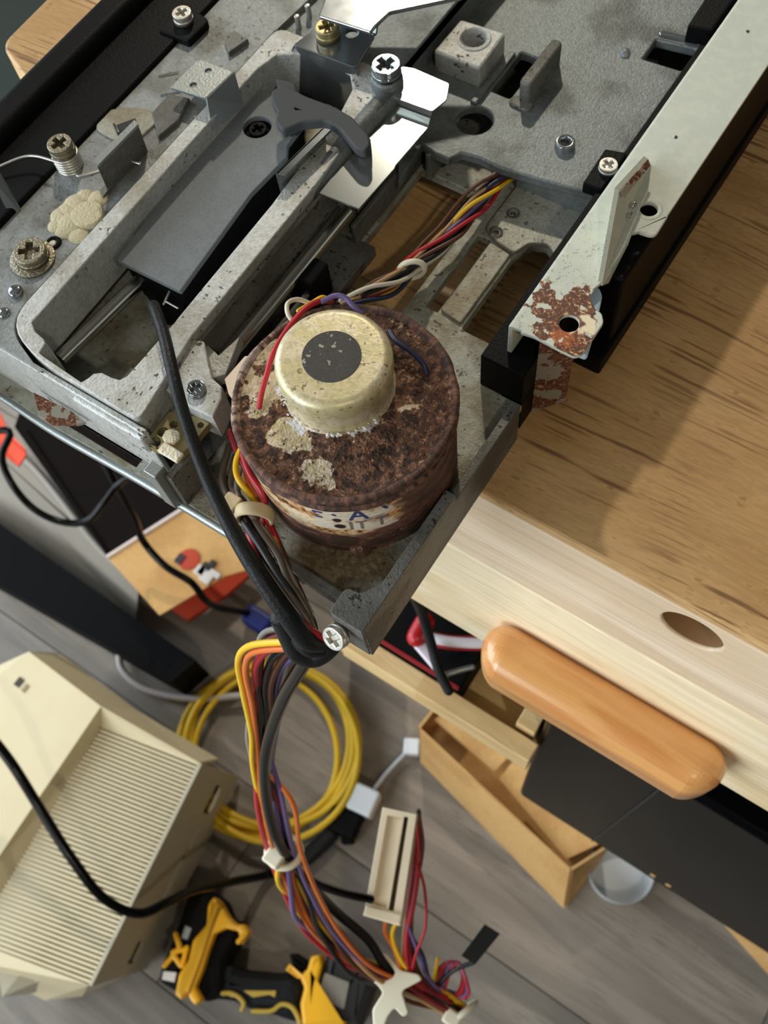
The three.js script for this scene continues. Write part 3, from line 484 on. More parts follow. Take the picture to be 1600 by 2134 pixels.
// ---------------------------------------------------------------- guide rail and the cream bracket on it
{
  const t = thing('guide_rail', 'long matte black plastic guide rail under the cream steel bracket', 'rail', [21, 0, -120]);
  obj('rail_body', [box(14.8, 27, 12.6, 26, -260, -33.6, 0.4), box(21, 27, 0.3, 14, -260, -33.6, 0.4)], M.black, t);
  obj('outer_rail', [box(29, 36, 3, 34, -260, -64, 1), box(27, 37, 1, 8, -260, -58, 0.8)], M.black, t);
  obj('end_sheet', [prism([[27.2, 0.6, -39.6], [33.6, 5, -44], [33.6, 34.6, -44], [27.2, 34.6, -39.6]], [0.5, 0, -0.7])], M.rustyTab, t);
  const foot = obj('rail_foot', plate(roundPoly([[10.8, -91.4], [10.3, -104.4], [16, -106], [16, -91.8]], 0.6), 23.4, 27, [], 0.4), M.black, t);
  obj('screw', screwHead(14.2, 26.8, -98.6, 2.5, 2, 0.5), M.spring, foot);
  const foot2 = obj('rail_foot', plate(roundPoly([[9.6, -152.5], [9, -168], [16, -172], [16, -154]], 0.8), 23.4, 29, [], 0.4), M.black, t);
  obj('screw', screwHead(14, 29, -172, 2.5, 2, 0.5), M.brass, foot2);
}
{
  const t = thing('steel_bracket', 'pale cream painted steel bracket with rusty end hole and upright tab', 'bracket', [28, 26, -120]);
  const end = flat([[1082, 692], [1112, 701], [1169, 731], [1197, 744], [1214, 738], [1258, 672], [1254, 652], [1241, 645], [1228, 622], [1240, 600]], 37);
  const out = [[20.2, -37.7], ...roundPoly(end, 0.8), ...flat([[1250, 592], [1309, 507], [1317, 486]], 37), ...roundPoly([[32.9, -76.2, 0.4], [36.9, -76.8, 1.8], [36.7, -84, 0.4]], 1), [36.6, -260], [20.2, -260]];
  const bp = obj('bracket_plate', plate(out, 35.9, 37, [circle(31.4, -45.2, 2.3, 30), circle(31.9, -83.4, 2.1, 30)], 0.25), M.bracket, t);
  obj('side_flange', box(19.7, 21, 26.2, 36.8, -260, -37.7, 0.35), M.bracket, t);
  const ut = obj('upright_tab', prism([at(1254, 596, 36.4), at(1290, 397, 46), at(1350, 331, 41.5), at(1357, 345, 37), at(1309, 509, 36.4), at(1268, 590, 33)], [-1.1, 0.5, 0.2]), M.bracket, t);
  obj('rusty_edge', prism([at(1290, 399, 46.1), at(1349, 332, 41.7), at(1353, 345, 41), at(1297, 414, 45)], [0.25, 0.25, 0.1]), M.rustyTab, ut);
  { const p = at(1317, 425, 42), q = at(1309, 446, 41); obj('tab_hole', [new THREE.SphereGeometry(0.9, 12, 8).scale(0.5, 1, 1.2).translate(p[0] + 0.6, p[1], p[2]), new THREE.SphereGeometry(0.8, 12, 8).scale(0.5, 1, 1.2).translate(q[0] + 0.6, q[1], q[2])], M.zinc, ut); }
  obj('hole_ring', lathe([[2.2, 36.8], [2.2, 37.15], [3.2, 37.15], [3.4, 36.9]], 31.9, 0, -83.4, 32), M.bracket, bp);
  for (const [a, b] of [[1407, 286], [1557, 66]]) { const p = at(a, b, 37); obj('bare_spot', cyl(p[0], p[2], 0.55, 36.9, 37.2, 8, 0.1), M.zinc, bp); }
  tag(obj('plastic_shim', plate(roundPoly(flat([[1226, 606], [1246, 604], [1254, 622], [1240, 690], [1222, 750], [1190, 738], [1215, 640]], 33), 1), 32.4, 34.4, [], 0.4), mat(0xb9cfe6, 0.4, 0)), 'pale blue plastic shim peeking from under the rusty bracket end', 'shim');
}

// ---------------------------------------------------------------- the rusty motor
{
  const t = thing('spindle_motor', 'rusted round drive motor with brassy cap and worn paper label', 'motor', [0, 12.5, 0]);
  const body = lathe([[24.2, 12.5], [24.6, 13], [24.6, 37], [25.2, 37.4], [25.2, 38.6], [23.7, 38.9], [23.7, 39.9], [25.3, 40.2], [25.4, 41.6], [25, 42.3], [24.2, 42.5], [23.7, 41.9], [23.4, 41.6]], 0, 0, 0, 128);
  const uv = body.attributes.uv, pos = body.attributes.position, face = Math.atan2(12, 22), span = 13;
  for (let k = 0; k <= 128; k++) for (let j = 0; j < span; j++) {
    const i = k * span + j, y = pos.getY(i), w = y > 37 ? 0.28 : 0.08, g = 1 + w * (fbm(k / 128, y / 44, 24, 3, 57) - 0.5) / 24;
    uv.setXY(i, 0.5 + k / 128 - face / (2 * Math.PI), y / 44);
    const m = 2 * w * (fbm((k % 128) / 128, y / 44, 32, 3, 59) - 0.5); pos.setXYZ(i, pos.getX(i) * (1 + m / 25), y + (j > 6 ? m : 0), pos.getZ(i) * (1 + m / 25));
  }
  body.computeVertexNormals();
  body.userData.keepUV = true;
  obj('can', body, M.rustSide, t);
  // uneven rusted top plate
  const top = new THREE.RingGeometry(0.5, 24, 120, 40).rotateX(-Math.PI / 2), tp = top.attributes.position;
  for (let i = 0; i < tp.count; i++) { const x = tp.getX(i), z = tp.getZ(i), u = x / 54 + 0.5, v = z / 54 + 0.5; tp.setY(i, 41.3 + 0.5 * (fbm(u, v, 14, 4, 41) - 0.4) + 0.35 * sm(22, 23.6, Math.hypot(x, z)) * fbm(u, v, 30, 3, 3)); }
  top.computeVertexNormals();
  obj('top_plate', top, M.rustTop, t);
  const [cx, cz] = [-3.3, -2.7];
  const cap = obj('cap', lathe([[13, 41], [12.3, 41.8], [12, 43], [12.2, 46], [12.8, 48.6], [12.8, 51.2], [12.4, 52.2], [11.6, 52.8], [10.6, 53], [0, 53]], cx, 0, cz, 72), M.cap, t);
  obj('pad', cyl(cx - 0.1, cz + 0.2, 6.4, 52.9, 53.15, 48, 0.08), M.disc, cap);
  const crumbs = []; for (let i = 0; i < 150; i++) { const a = rnd() * 6.283, r = 12.2 + rnd() * 1.2, x = cx + r * Math.cos(a), z = cz + r * Math.sin(a); if (z - x * 0.3 < -2) continue; crumbs.push(new THREE.IcosahedronGeometry(0.16 + rnd() * 0.3, 0).scale(1.3, 0.6, 1).translate(x, 41.7 + rnd() * 0.4, z)); }
  const oxide = obj('white_oxide', crumbs, mat(0xd9d8d6, 0.9, 0), t); oxide.userData.kind = 'stuff';
  const flakes = []; for (let i = 0; i < 260; i++) { const a = rnd() * 6.283, r = 14 + rnd() * 9.4; flakes.push(new THREE.IcosahedronGeometry(0.2 + rnd() * 0.5, 0).scale(1.2, 0.5, 1).translate(r * Math.cos(a), 41.5, r * Math.sin(a))); }
  const fl = obj('rust_flakes', flakes, M.rustTop, t); fl.userData.kind = 'stuff';
  const q = at(745, 1150, 13); obj('base_lump', new THREE.SphereGeometry(2.2, 14, 10).scale(1.4, 0.8, 1).translate(q[0], 14, q[2] - 1), M.rustTop, t);
  // leads soldered to the top
  const lead = (col, pts, r = 0.6) => obj('lead', tube(pts.map(([a, b, y]) => at(a, b, y)), r, 40, 8), W[col], t);
  lead('red', [[540, 848, 42], [545, 820, 43.5], [556, 780, 45], [570, 735, 46], [600, 685, 46.5], [634, 645, 46], [664, 628, 44], [690, 628, 40]], 0.66);
  lead('white', [[612, 672, 45], [600, 655, 46], [600, 632, 46], [620, 624, 45], [650, 634, 43]], 0.55);
  lead('violet', [[672, 628, 44], [700, 616, 44], [718, 620, 43.5], [736, 638, 42.5], [756, 652, 41]], 0.66);
  lead('yellow', [[622, 648, 44], [650, 632, 44], [672, 620, 43], [686, 625, 41]], 0.6);
  lead('blue', [[812, 690, 44], [826, 712, 44.6], [858, 734, 44], [884, 762, 42.8], [890, 778, 41.5]], 0.62);
  obj('pink_tape', plate(flat([[468, 790], [510, 742], [540, 740], [520, 800], [490, 840], [476, 820]], 39), 38.4, 39, [], 0.1), mat(0xe2cdb4, 0.7, 0), t);
}

// ---------------------------------------------------------------- wiring
{
  const t = thing('wire_bundle', 'twisted bundle of thin coloured wires running under the deck behind the motor', 'wires', at(900, 530, 12));
  bundle(t, [at(1075, 350, 15), at(1040, 380, 18), at(990, 430, 19), at(935, 490, 20), at(880, 540, 20), at(820, 590, 21), at(762, 616, 23), at(715, 640, 24)], ['brown', 'yellow', 'white', 'red', 'blue', 'black', 'violet', 'tan', 'black', 'darkred'], 2.1, 0.62, 7, W, 90, 0.2);
  const tie = obj('cable_tie', new THREE.TorusGeometry(3.3, 0.8, 10, 30).rotateY(0.7).translate(...at(858, 562, 20.5)), M.nylon, t);
  bundle(t, [at(1070, 356, 17), at(1010, 385, 21), at(950, 440, 21), at(900, 500, 21), at(830, 570, 22), at(750, 616, 24)], ['tan', 'brown', 'black'], 1.1, 0.55, 3, W, 60, 0.3, 2);
}
const loom = thing('wire_loom', 'hanging loom of coloured wires dangling past the desk front', 'wires', at(600, 1330, -300));
{
  // beside the motor and along the front of the base
  const strand = (col, pts, r = 0.8, s = 70) => obj('wire', tube(pts.map(([a, b, y]) => at(a, b, y)), r, s, 8), W[col], loom);
  strand('yellow', [[505, 930, 26], [492, 962, 25], [494, 992, 24], [520, 1030, 22], [545, 1062, 20], [560, 1100, 17], [590, 1170, 15], [630, 1260, 12], [650, 1320, 8]]);
  strand('orange', [[520, 950, 24], [512, 975, 23], [520, 1010, 22], [546, 1050, 20], [566, 1100, 16], [600, 1180, 14], [640, 1270, 10], [652, 1330, 6]]);
  strand('red', [[505, 945, 28], [520, 985, 26], [548, 1030, 24], [556, 1080, 20], [575, 1120, 16], [600, 1180, 14], [636, 1280, 10], [655, 1330, 6]]);
  strand('darkred', [[478, 900, 26], [498, 950, 25], [526, 1000, 24], [550, 1050, 22], [540, 1120, 18], [540, 1170, 17], [570, 1240, 15], [640, 1310, 12], [672, 1330, 10]]);
  strand('red', [[512, 1070, 19], [520, 1110, 19], [538, 1170, 19], [570, 1230, 18], [620, 1290, 16], [660, 1322, 12], [680, 1330, 10]], 0.95);
  strand('taupe', [[478, 930, 18], [464, 990, 17], [476, 1030, 17], [504, 1060, 18], [520, 1100, 18], [550, 1160, 18], [590, 1220, 17], [640, 1290, 14], [660, 1330, 10]], 0.9);
  strand('taupe', [[490, 960, 17], [482, 1010, 17], [510, 1050, 19], [545, 1110, 20], [580, 1160, 19], [600, 1210, 17], [640, 1270, 14], [655, 1320, 10]], 0.9);
  strand('grey', [[500, 975, 18], [494, 1020, 18], [520, 1070, 20], [560, 1120, 19], [590, 1170, 17], [620, 1230, 15], [650, 1300, 10]], 0.75);
  strand('black', [[474, 1000, 15], [490, 1040, 17], [512, 1090, 20], [545, 1140, 20], [575, 1190, 18], [610, 1240, 16], [648, 1290, 12], [656, 1330, 8]], 1.1);
  strand('brown', [[530, 1000, 20], [540, 1050, 19], [570, 1110, 16], [610, 1200, 14], [648, 1280, 10]], 0.8);
  const p = at(530, 1074, 21); obj('cable_tie', [new THREE.TorusGeometry(4.2, 0.9, 10, 36).scale(1, 1, 1.9).rotateY(0.5).translate(...p), box(p[0] - 7.6, p[0] - 3.6, p[1] - 3, p[1] + 3.4, p[2] - 1.2, p[2] + 4, 0.5)], M.tieBeige, loom);
  // the loops that come out under the clamp and hang down
  const drop = (col, pts, r = 0.9) => strand(col, pts, r, 110);
  const tail = (ex, dy, j, dx = ex * 1.7) => [[562 + dx, 1650 + dy, -150 + j], [585 + dx, 1760 + dy, -200 + j], [620 + dx, 1850 + dy, -240 + j], [672 + dx, 1940 + dy, -280 + j], [750 + dx * 0.6, 2010 + dy * 0.5, -310 + j], [826 + dx * 0.2, 2040 + dy * 0.3, -325 + j], [900 + dx * 0.3, 2070 + dy * 0.3, -340], [965, 2104, -350]];
  drop('yellow', [[640, 1338, 0], [590, 1338, -4], [520, 1346, -16], [497, 1372, -30], [506, 1440, -60], [524, 1530, -96], [526, 1590, -120], [540, 1660, -150], [575, 1750, -200], ...tail(2, -4, 0).slice(2)], 0.98);
  drop('orange', [[640, 1352, -2], [580, 1352, -8], [524, 1362, -20], [512, 1390, -32], [526, 1470, -70], [536, 1560, -110], ...tail(-10, 6, 4)], 0.98);
  drop('red', [[640, 1346, -8], [570, 1350, -16], [536, 1380, -30], [534, 1440, -62], [540, 1540, -106], ...tail(-16, 12, 0)], 1.1);
  drop('black', [[640, 1330, -10], [560, 1350, -24], [534, 1400, -44], [542, 1480, -80], [540, 1570, -116], ...tail(4, 0, -4)], 1.15);
  drop('black', [[650, 1340, -14], [580, 1360, -30], [552, 1420, -56], [556, 1500, -92], [548, 1590, -126], ...tail(10, 2, -6)], 1.15);
  drop('brown', [[650, 1330, -14], [600, 1360, -30], [566, 1420, -56], [566, 1500, -92], [560, 1590, -126], ...tail(-4, -8, -10)], 1.1);
  drop('darkred', [[600, 1320, -18], [556, 1340, -30], [540, 1410, -52], [536, 1500, -90], [546, 1580, -124], [574, 1660, -158], [600, 1720, -186], ...tail(0, 10, -6).slice(2)], 1.1);
  drop('grey', [[640, 1320, -14], [570, 1312, -22], [542, 1330, -34], [540, 1400, -60], [520, 1490, -96], [516, 1540, -112], [528, 1590, -126], ...tail(-6, 4, 0)], 0.9);
  drop('violet', [[640, 1350, -20], [590, 1390, -46], [570, 1460, -76], [560, 1560, -116], ...tail(14, 6, 6)], 1);
  drop('taupe', [[650, 1340, -18], [610, 1370, -36], [590, 1430, -60], [572, 1510, -96], [564, 1600, -134], ...tail(8, -10, -14)], 1.1);
  drop('orange', [[660, 1330, -20], [605, 1350, -34], [580, 1400, -56], [560, 1500, -96], [552, 1600, -136], ...tail(24, 10, 8)], 1);
  drop('tan', [[640, 1320, -22], [580, 1340, -36], [556, 1430, -70], [548, 1520, -104], ...tail(-2, 0, -14)], 1);
  drop('violet', [[600, 1400, -60], [580, 1500, -100], [566, 1600, -140], ...tail(6, 14, -10)], 1);
  bundle(loom, [[586, 1770, -204], [606, 1830, -232], [640, 1900, -262], [690, 1960, -290], [750, 2010, -308], [826, 2046, -322], [900, 2076, -336], [962, 2104, -346]].map(([a, b, y]) => at(a, b, y)), ['brown', 'violet', 'darkred', 'black', 'yellow', 'tan', 'orange', 'black'], 5, 1.25, 4.5, W, 90, 0.25, 1);
  for (const [a, b, y, r] of [[592, 1775, -203, 7]]) obj('cable_tie', [new THREE.TorusGeometry(r, 1.6, 10, 30).rotateX(1.2).rotateY(0.3).translate(...at(a, b, y)), box(at(a - 12, b + 8, y)[0] - 4, at(a - 12, b + 8, y)[0] + 4, y - 4, y + 8, at(a - 12, b + 8, y)[2] - 4, at(a - 12, b + 8, y)[2] + 5, 1.2)], M.nylon, loom);
  // star shaped strap on the loom
  const star = flat([[795, 1985], [808, 1990], [835, 2022], [872, 2030], [880, 2042], [842, 2062], [838, 2070], [852, 2112], [840, 2120], [822, 2100], [808, 2118], [800, 2140], [778, 2140], [776, 2104], [798, 2068], [786, 2052], [766, 2038], [774, 2034], [802, 2044], [820, 2036], [824, 2026]], -312);
  obj('star_strap', plate(roundPoly(star, 1.5), -316, -311, [], 0.7, 3), M.nylon, loom);
  const q = at(965, 2110, -345); obj('cable_tie', [new THREE.TorusGeometry(8, 1.8, 10, 30).rotateY(1.2).translate(...q), box(q[0] - 8, q[0] + 1, q[1] - 6, q[1] + 9, q[2] + 1, q[2] + 9, 1.5)], M.nylon, loom);
  // cluster beside the strap and the wires that run up to the connector
  const up = (col, pts, r = 0.9) => strand(col, pts, r, 50);
  up('red', [[868, 1720, -285], [872, 1800, -292], [862, 1880, -296], [846, 1960, -304], [860, 2040, -318], [930, 2080, -335]], 1.3);
  up('darkred', [[866, 1740, -288], [860, 1820, -296], [850, 1900, -300], [852, 1980, -308], [880, 2050, -322], [940, 2090, -338]], 1.3);
  up('brown', [[872, 1700, -286], [880, 1760, -292], [868, 1840, -300], [856, 1930, -306], [870, 2020, -318], [930, 2090, -336]], 1.2);
  up('tan', [[868, 1710, -290], [876, 1790, -298], [858, 1870, -302], [842, 1950, -308], [850, 2030, -320], [920, 2080, -336]], 1.2);
  up('orange', [[806, 1910, -290], [802, 1940, -296], [820, 1975, -304], [838, 2020, -314], [880, 2060, -328]], 1.1);
  up('yellow', [[830, 1915, -290], [818, 1940, -295], [822, 1970, -302], [850, 2020, -314], [900, 2050, -328], [950, 2088, -342]], 1.2);
  up('violet', [[850, 1930, -300], [870, 1980, -308], [888, 2030, -318], [920, 2070, -334]], 1.1);
  up('blue', [[856, 1950, -304], [880, 1990, -310], [892, 2034, -320], [910, 2066, -332]], 1.1);
  up('red', [[872, 1806, -286], [884, 1850, -288], [886, 1930, -296], [866, 1990, -306], [856, 2030, -316]], 0.8);
  up('black', [[872, 1690, -288], [876, 1760, -296], [860, 1850, -304], [848, 1950, -312]], 1.2);
  for (let i = 0; i < 5; i++) up(['darkred', 'red', 'darkred', 'violet', 'red'][i], [[905 + i * 5, 2070 - i, -335], [912 + i * 8, 2020 - i * 2, -325 + i], [938 + i * 4, 2004, -320], [960 + i * 3, 2020 + i * 6, -322], [958 + i * 4, 2060 + i * 4, -334], [940, 2080, -342]], 0.8);
  up('black', [[915, 2050, -330], [945, 2022, -322], [985, 2006, -318]], 1.3);
  up('yellow', [[900, 2060, -330], [908, 2020, -322], [912, 1998, -320]], 1);
}
{
  const t = thing('pin_header', 'cream rectangular plug with dark slot on the hanging loom', 'connector', at(815, 1810, -285));
  const o = flat([[797, 1682], [868, 1697], [834, 1928], [758, 1906]], -270), inn = flat([[806, 1698], [838, 1704], [806, 1894], [774, 1884]], -270), slot = flat([[841, 1700], [852, 1702], [821, 1900], [808, 1897]], -270);
  obj('housing', plate(o, -290, -270, [inn, slot], 0.25), mat(0xeee0c2, 0.5, 0), t);
  obj('housing_floor', plate(inn.map(([x, z]) => [x, z]), -289, -272, [], 0.3), mat(0xe8d8bc, 0.5, 0), t);
  obj('slot_floor', plate(slot, -289.5, -288.5), mat(0xe8d8bc, 0.5, 0), t);
  const g = [[760, 1906], [800, 1904], [835, 1914], [834, 1930]].map((p) => p);
  obj('end_lip', plate(flat([[762, 1886], [838, 1906], [834, 1930], [756, 1908]], -269), -288, -268.4, [], 0.8), mat(0xeee0c2, 0.5, 0), t);
}
{
  const p = at(1000, 1966, -315), t = thing('plug', 'small dark grey rectangular plug on short red wires', 'connector', p);
  obj('plug_body', prism([at(961, 1992, -306), at(990, 2010, -306), at(1042, 1946, -306), at(1010, 1926, -306)], [0, -12, 0]), M.rubber, t);
}
// grey sheathed cable from the carriage to the clamp, and the glossy lead that goes on below it
{
  const t = thing('signal_cable', 'thick grey-black sheathed cable arching over the chassis corner', 'cable', at(480, 1100, 10));
  const path = [[318, 634, 36], [326, 652, 38], [342, 700, 40], [356, 760, 41], [376, 840, 40], [402, 920, 37], [440, 1015, 33], [490, 1115, 29], [548, 1210, 24], [604, 1290, 18], [640, 1334, 12], [668, 1340, 6]].map(([a, b, y]) => at(a, b, y));
  const c = curveOf(path), n = 120, fr = c.computeFrenetFrames(n, false), ps = [], rad = 14, id = [];
  for (let k = 0; k <= n; k++) { const q = c.getPointAt(k / n), r = (k === 0 ? 1.0 : 1.5) + 0.9 * sm(0.35, 0.95, k / n); for (let j = 0; j < rad; j++) { const a = j / rad * 2 * Math.PI, v = q.clone().addScaledVector(fr.normals[k], r * Math.cos(a)).addScaledVector(fr.binormals[k], r * Math.sin(a)); ps.push(v.x, v.y, v.z); } }
  for (let k = 0; k < n; k++) for (let j = 0; j < rad; j++) { const a = k * rad + j, b = k * rad + (j + 1) % rad, d = a + rad, e = b + rad; id.push(a, b, d, b, e, d); }
  const g = new THREE.BufferGeometry(); g.setAttribute('position', new THREE.Float32BufferAttribute(ps, 3)); g.setIndex(id); g.computeVertexNormals();
  obj('sheath', [g, new THREE.SphereGeometry(1.0, 12, 8).translate(...path[0])], M.rubber, t);
  obj('sleeve', [tube([at(588, 1286, 12), at(608, 1330, 6), at(622, 1356, 2), at(652, 1366, 0), at(680, 1350, 2), at(694, 1330, 4)], 3.0, 40, 14), tube([at(612, 1322, 8), at(644, 1350, 6), at(664, 1352, 4)], 2.2, 20, 12)], M.rubber, t);
  const u = thing('power_lead', 'glossy round black cable hanging in front of the coloured loom', 'cable', at(560, 1560, -200));
  obj('cable_skin', tube([[650, 1352, -2], [626, 1392, -20], [592, 1450, -50], [566, 1520, -84], [552, 1590, -112], [556, 1670, -146], [576, 1746, -180], [610, 1800, -210], [660, 1840, -236], [720, 1862, -256], [772, 1874, -268]].map(([a, b, y]) => at(a, b, y)), 2.1, 120, 14), M.blackGloss, u);
  obj('cable_skin', tube([[604, 1778, -222], [640, 1836, -252], [700, 1900, -284], [770, 1962, -304], [800, 2010, -312], [832, 2040, -322]].map(([a, b, y]) => at(a, b, y)), 2.4, 40, 12), M.rubber, u);
}
// clamp screw on the corner lug
{
  const t = thing('clamp_screw', 'dull chrome clamp screw under the corner lug of the chassis', 'screw', at(705, 1322, 8));
  const p = at(706, 1322, 14); const head = mergeGeometries(screwHead(0, 0, 0, 3.2, 2.4, 0.5).map((g) => { const q = g.toNonIndexed ? (g.index ? g.toNonIndexed() : g) : g; return q; }));
  obj('head', head.rotateX(1.0).rotateY(-0.1).translate(p[0], p[1], p[2]), M.spring, t);
  obj('shank', rod([p[0], p[1], p[2]], [p[0] + 1, p[1] - 1.5, p[2] - 5], 1.4), M.spring, t);
}

// ---------------------------------------------------------------- below the desk, right
{
  const t = thing('black_cabinet', 'smooth black metal cabinet hung below the drawer', 'cabinet', [240, -440, -100]);
  obj('cabinet_body', box(62, 420, -440, -178, -400, -14, 4), phys(0x030406, 0.3, 0, { specularIntensity: 0.14 }), t);
  obj('cabinet_seam', box(116, 116.8, -438, -180, -14.2, -13.4), mat(0x2a2d33, 0.4, 0.2), t);
  for (const [a, b] of [[1432, 1692], [1453, 1733]]) { const p = at(a, b, -420); obj('scuff', box(p[0] - 2, p[0] + 1, -425, -419, -14.4, -13.6, 0.3), M.card, t); }
  obj('hanger', [box(80, 120, -180, -120, -300, -60), box(300, 340, -180, -120, -300, -60)], M.blackMatte, t);
}
{
  const t = thing('wooden_tray', 'pale pine tray with a raised front slat below the drawer', 'tray', [10, -270, -60]);
  obj('front_slat', box(-46, 64, -268, -244, -12, -2, 0.8), M.pine, t);
  obj('tray_floor', box(-46, 62, -272, -266, -260, -10), M.pine, t);
  obj('divider', box(50, 60, -266, -238, -110, -14, 0.6), M.pine, t);
  obj('tray_end', [box(-50, -42, -272, -244, -260, -4, 0.6), box(-46, 62, -272, -244, -262, -256)], M.pine, t);
  for (const x of [-48, 56]) obj('hanger', box(x, x + 3, -246, -134, -200, -180), M.blackMatte, t);
  const b = thing('black_box', 'black box edged in red standing in the pine tray', 'box', [-10, -266, -40]);
  obj('box_shell', [box(-38, 19, -266, -240, -86, -13, 1.5)], M.blackMatte, b);
  obj('red_edge', [box(-38, 18, -241, -239.6, -14.5, -12.8)], mat(0x9c1f26, 0.5), b);
  const at2 = (a, c, y) => at(a, c, y);
  tag(obj('red_bottle', tube([at2(868, 1328, -226), at2(886, 1296, -226)], 5, 12, 14), mat(0xb01822, 0.35)), 'short red rod lying on the black box', 'rod');
  tag(obj('white_wrapper', plate(flat([[862, 1346], [900, 1322], [918, 1380], [906, 1398]], -228), -232, -228, [], 1), mat(0xe4dbe6, 0.5)), 'crumpled pinkish white wrapper on the black box', 'wrapper');
  const w = thing('striped_cord', 'flat white cord with red edges running behind the wooden pull', 'cord', at(950, 1335, -215));
  obj('white_core', tube([at(898, 1330, -222), at(940, 1338, -222), at(1020, 1340, -222), at(1060, 1330, -222)], 2.6, 30, 10), mat(0xe8e4ea, 0.5), w);
  obj('red_edge', [tube([at(898, 1322, -223), at(940, 1330, -223), at(1020, 1332, -223)], 1.6, 20, 8), tube([at(898, 1340, -223), at(940, 1348, -223), at(1020, 1350, -223)], 1.6, 20, 8)], mat(0xa01c22, 0.5), w);
  tag(obj('black_cable', tube([at(862, 1240, -180), at(880, 1280, -200), at(898, 1340, -214), at(915, 1400, -222), at(935, 1440, -226)], 2.4, 40, 10), M.rubber), 'dark round cord crossing the white wrapper', 'cord');
  tag(obj('metal_clip', [tube([at(930, 1405, -226), at(960, 1396, -226), at(985, 1390, -226)], 1.4, 12, 8), tube([at(930, 1405, -226), at(926, 1420, -228), at(936, 1436, -230)], 1.6, 12, 8)], M.zincDull), 'small bent metal clip lying in the tray', 'clip');
}
{
  const t = thing('cardboard_box', 'open brown cardboard carton on the floor with a folded front flap', 'box', [40, FLOOR, -80]);
  const A = at(876, 1517, -672), B = at(1188, 1809, -672), C = at(1262, 1762, -672), D = [A[0] + C[0] - B[0] - 6, -672, A[2] + C[2] - B[2] - 70];
  const lo = (p, y) => [p[0], y, p[2]];
  obj('front_flap', prism([A, B, at(1174, 1888, FLOOR + 6), at(876, 1584, FLOOR + 6)], [0.8, 0, 2]), M.card, t);
  obj('end_panel', prism([B, C, lo([C[0] + 6, 0, C[2] + 2], FLOOR), at(1174, 1888, FLOOR + 2)], [2.5, 0, 0]), M.card, t);
  obj('back_panel', prism([D, lo(D, FLOOR), lo(C, FLOOR), C], [0, 0, -2.5]), M.card, t);
  obj('left_panel', prism([A, D, lo(D, FLOOR), lo(A, FLOOR)], [-2.5, 0, 0]), M.card, t);
  obj('bottom', prism([lo(A, FLOOR + 2), lo(B, FLOOR + 2), lo(C, FLOOR + 2), lo(D, FLOOR + 2)], [0, -1.5, 0]), M.card, t);
  const f1 = at(1030, 1608, -685), f2 = at(905, 1500, -680), f3 = at(1075, 1560, -676), f4 = at(940, 1470, -676);
  obj('top_flap', prism([f2, f1, f3, f4], [0, -2, 0]), M.card, t);
  const g1 = at(1040, 1622, -684), g2 = at(1180, 1790, -680), g3 = at(1262, 1752, -678), g4 = at(1090, 1560, -678);
  obj('top_flap', prism([g1, g2, g3, g4], [0, -2, 0]), M.card, t);
  const cup = at(1292, 1812, -735); const c = obj('plastic_cup', lathe([[0, 0], [24, 0], [28, 6], [29, 22], [30, 22], [29.4, 4], [24.6, -1], [0, -1]], cup[0], FLOOR + 1, cup[2], 40), mat(0xdfe6ea, 0.35)); tag(c, 'white plastic dish on the floor beside the cardboard carton', 'dish');
  const k = obj('cardboard_sheet', prism([at(1440, 1850, -640), at(1620, 1965, -640), at(1620, 2050, -700), at(1548, 1966, -700)], [0, -3, 0]), M.card); tag(k, 'pale cardboard sheet leaning under the black cabinet', 'cardboard');
  tag(obj('dark_strap', prism([at(1530, 1930, -640), at(1548, 1916, -640), at(1630, 1960, -640), at(1630, 1975, -640)], [0, -2, 0]), M.rubber), 'dark strap over the leaning cardboard sheet', 'strap');
}

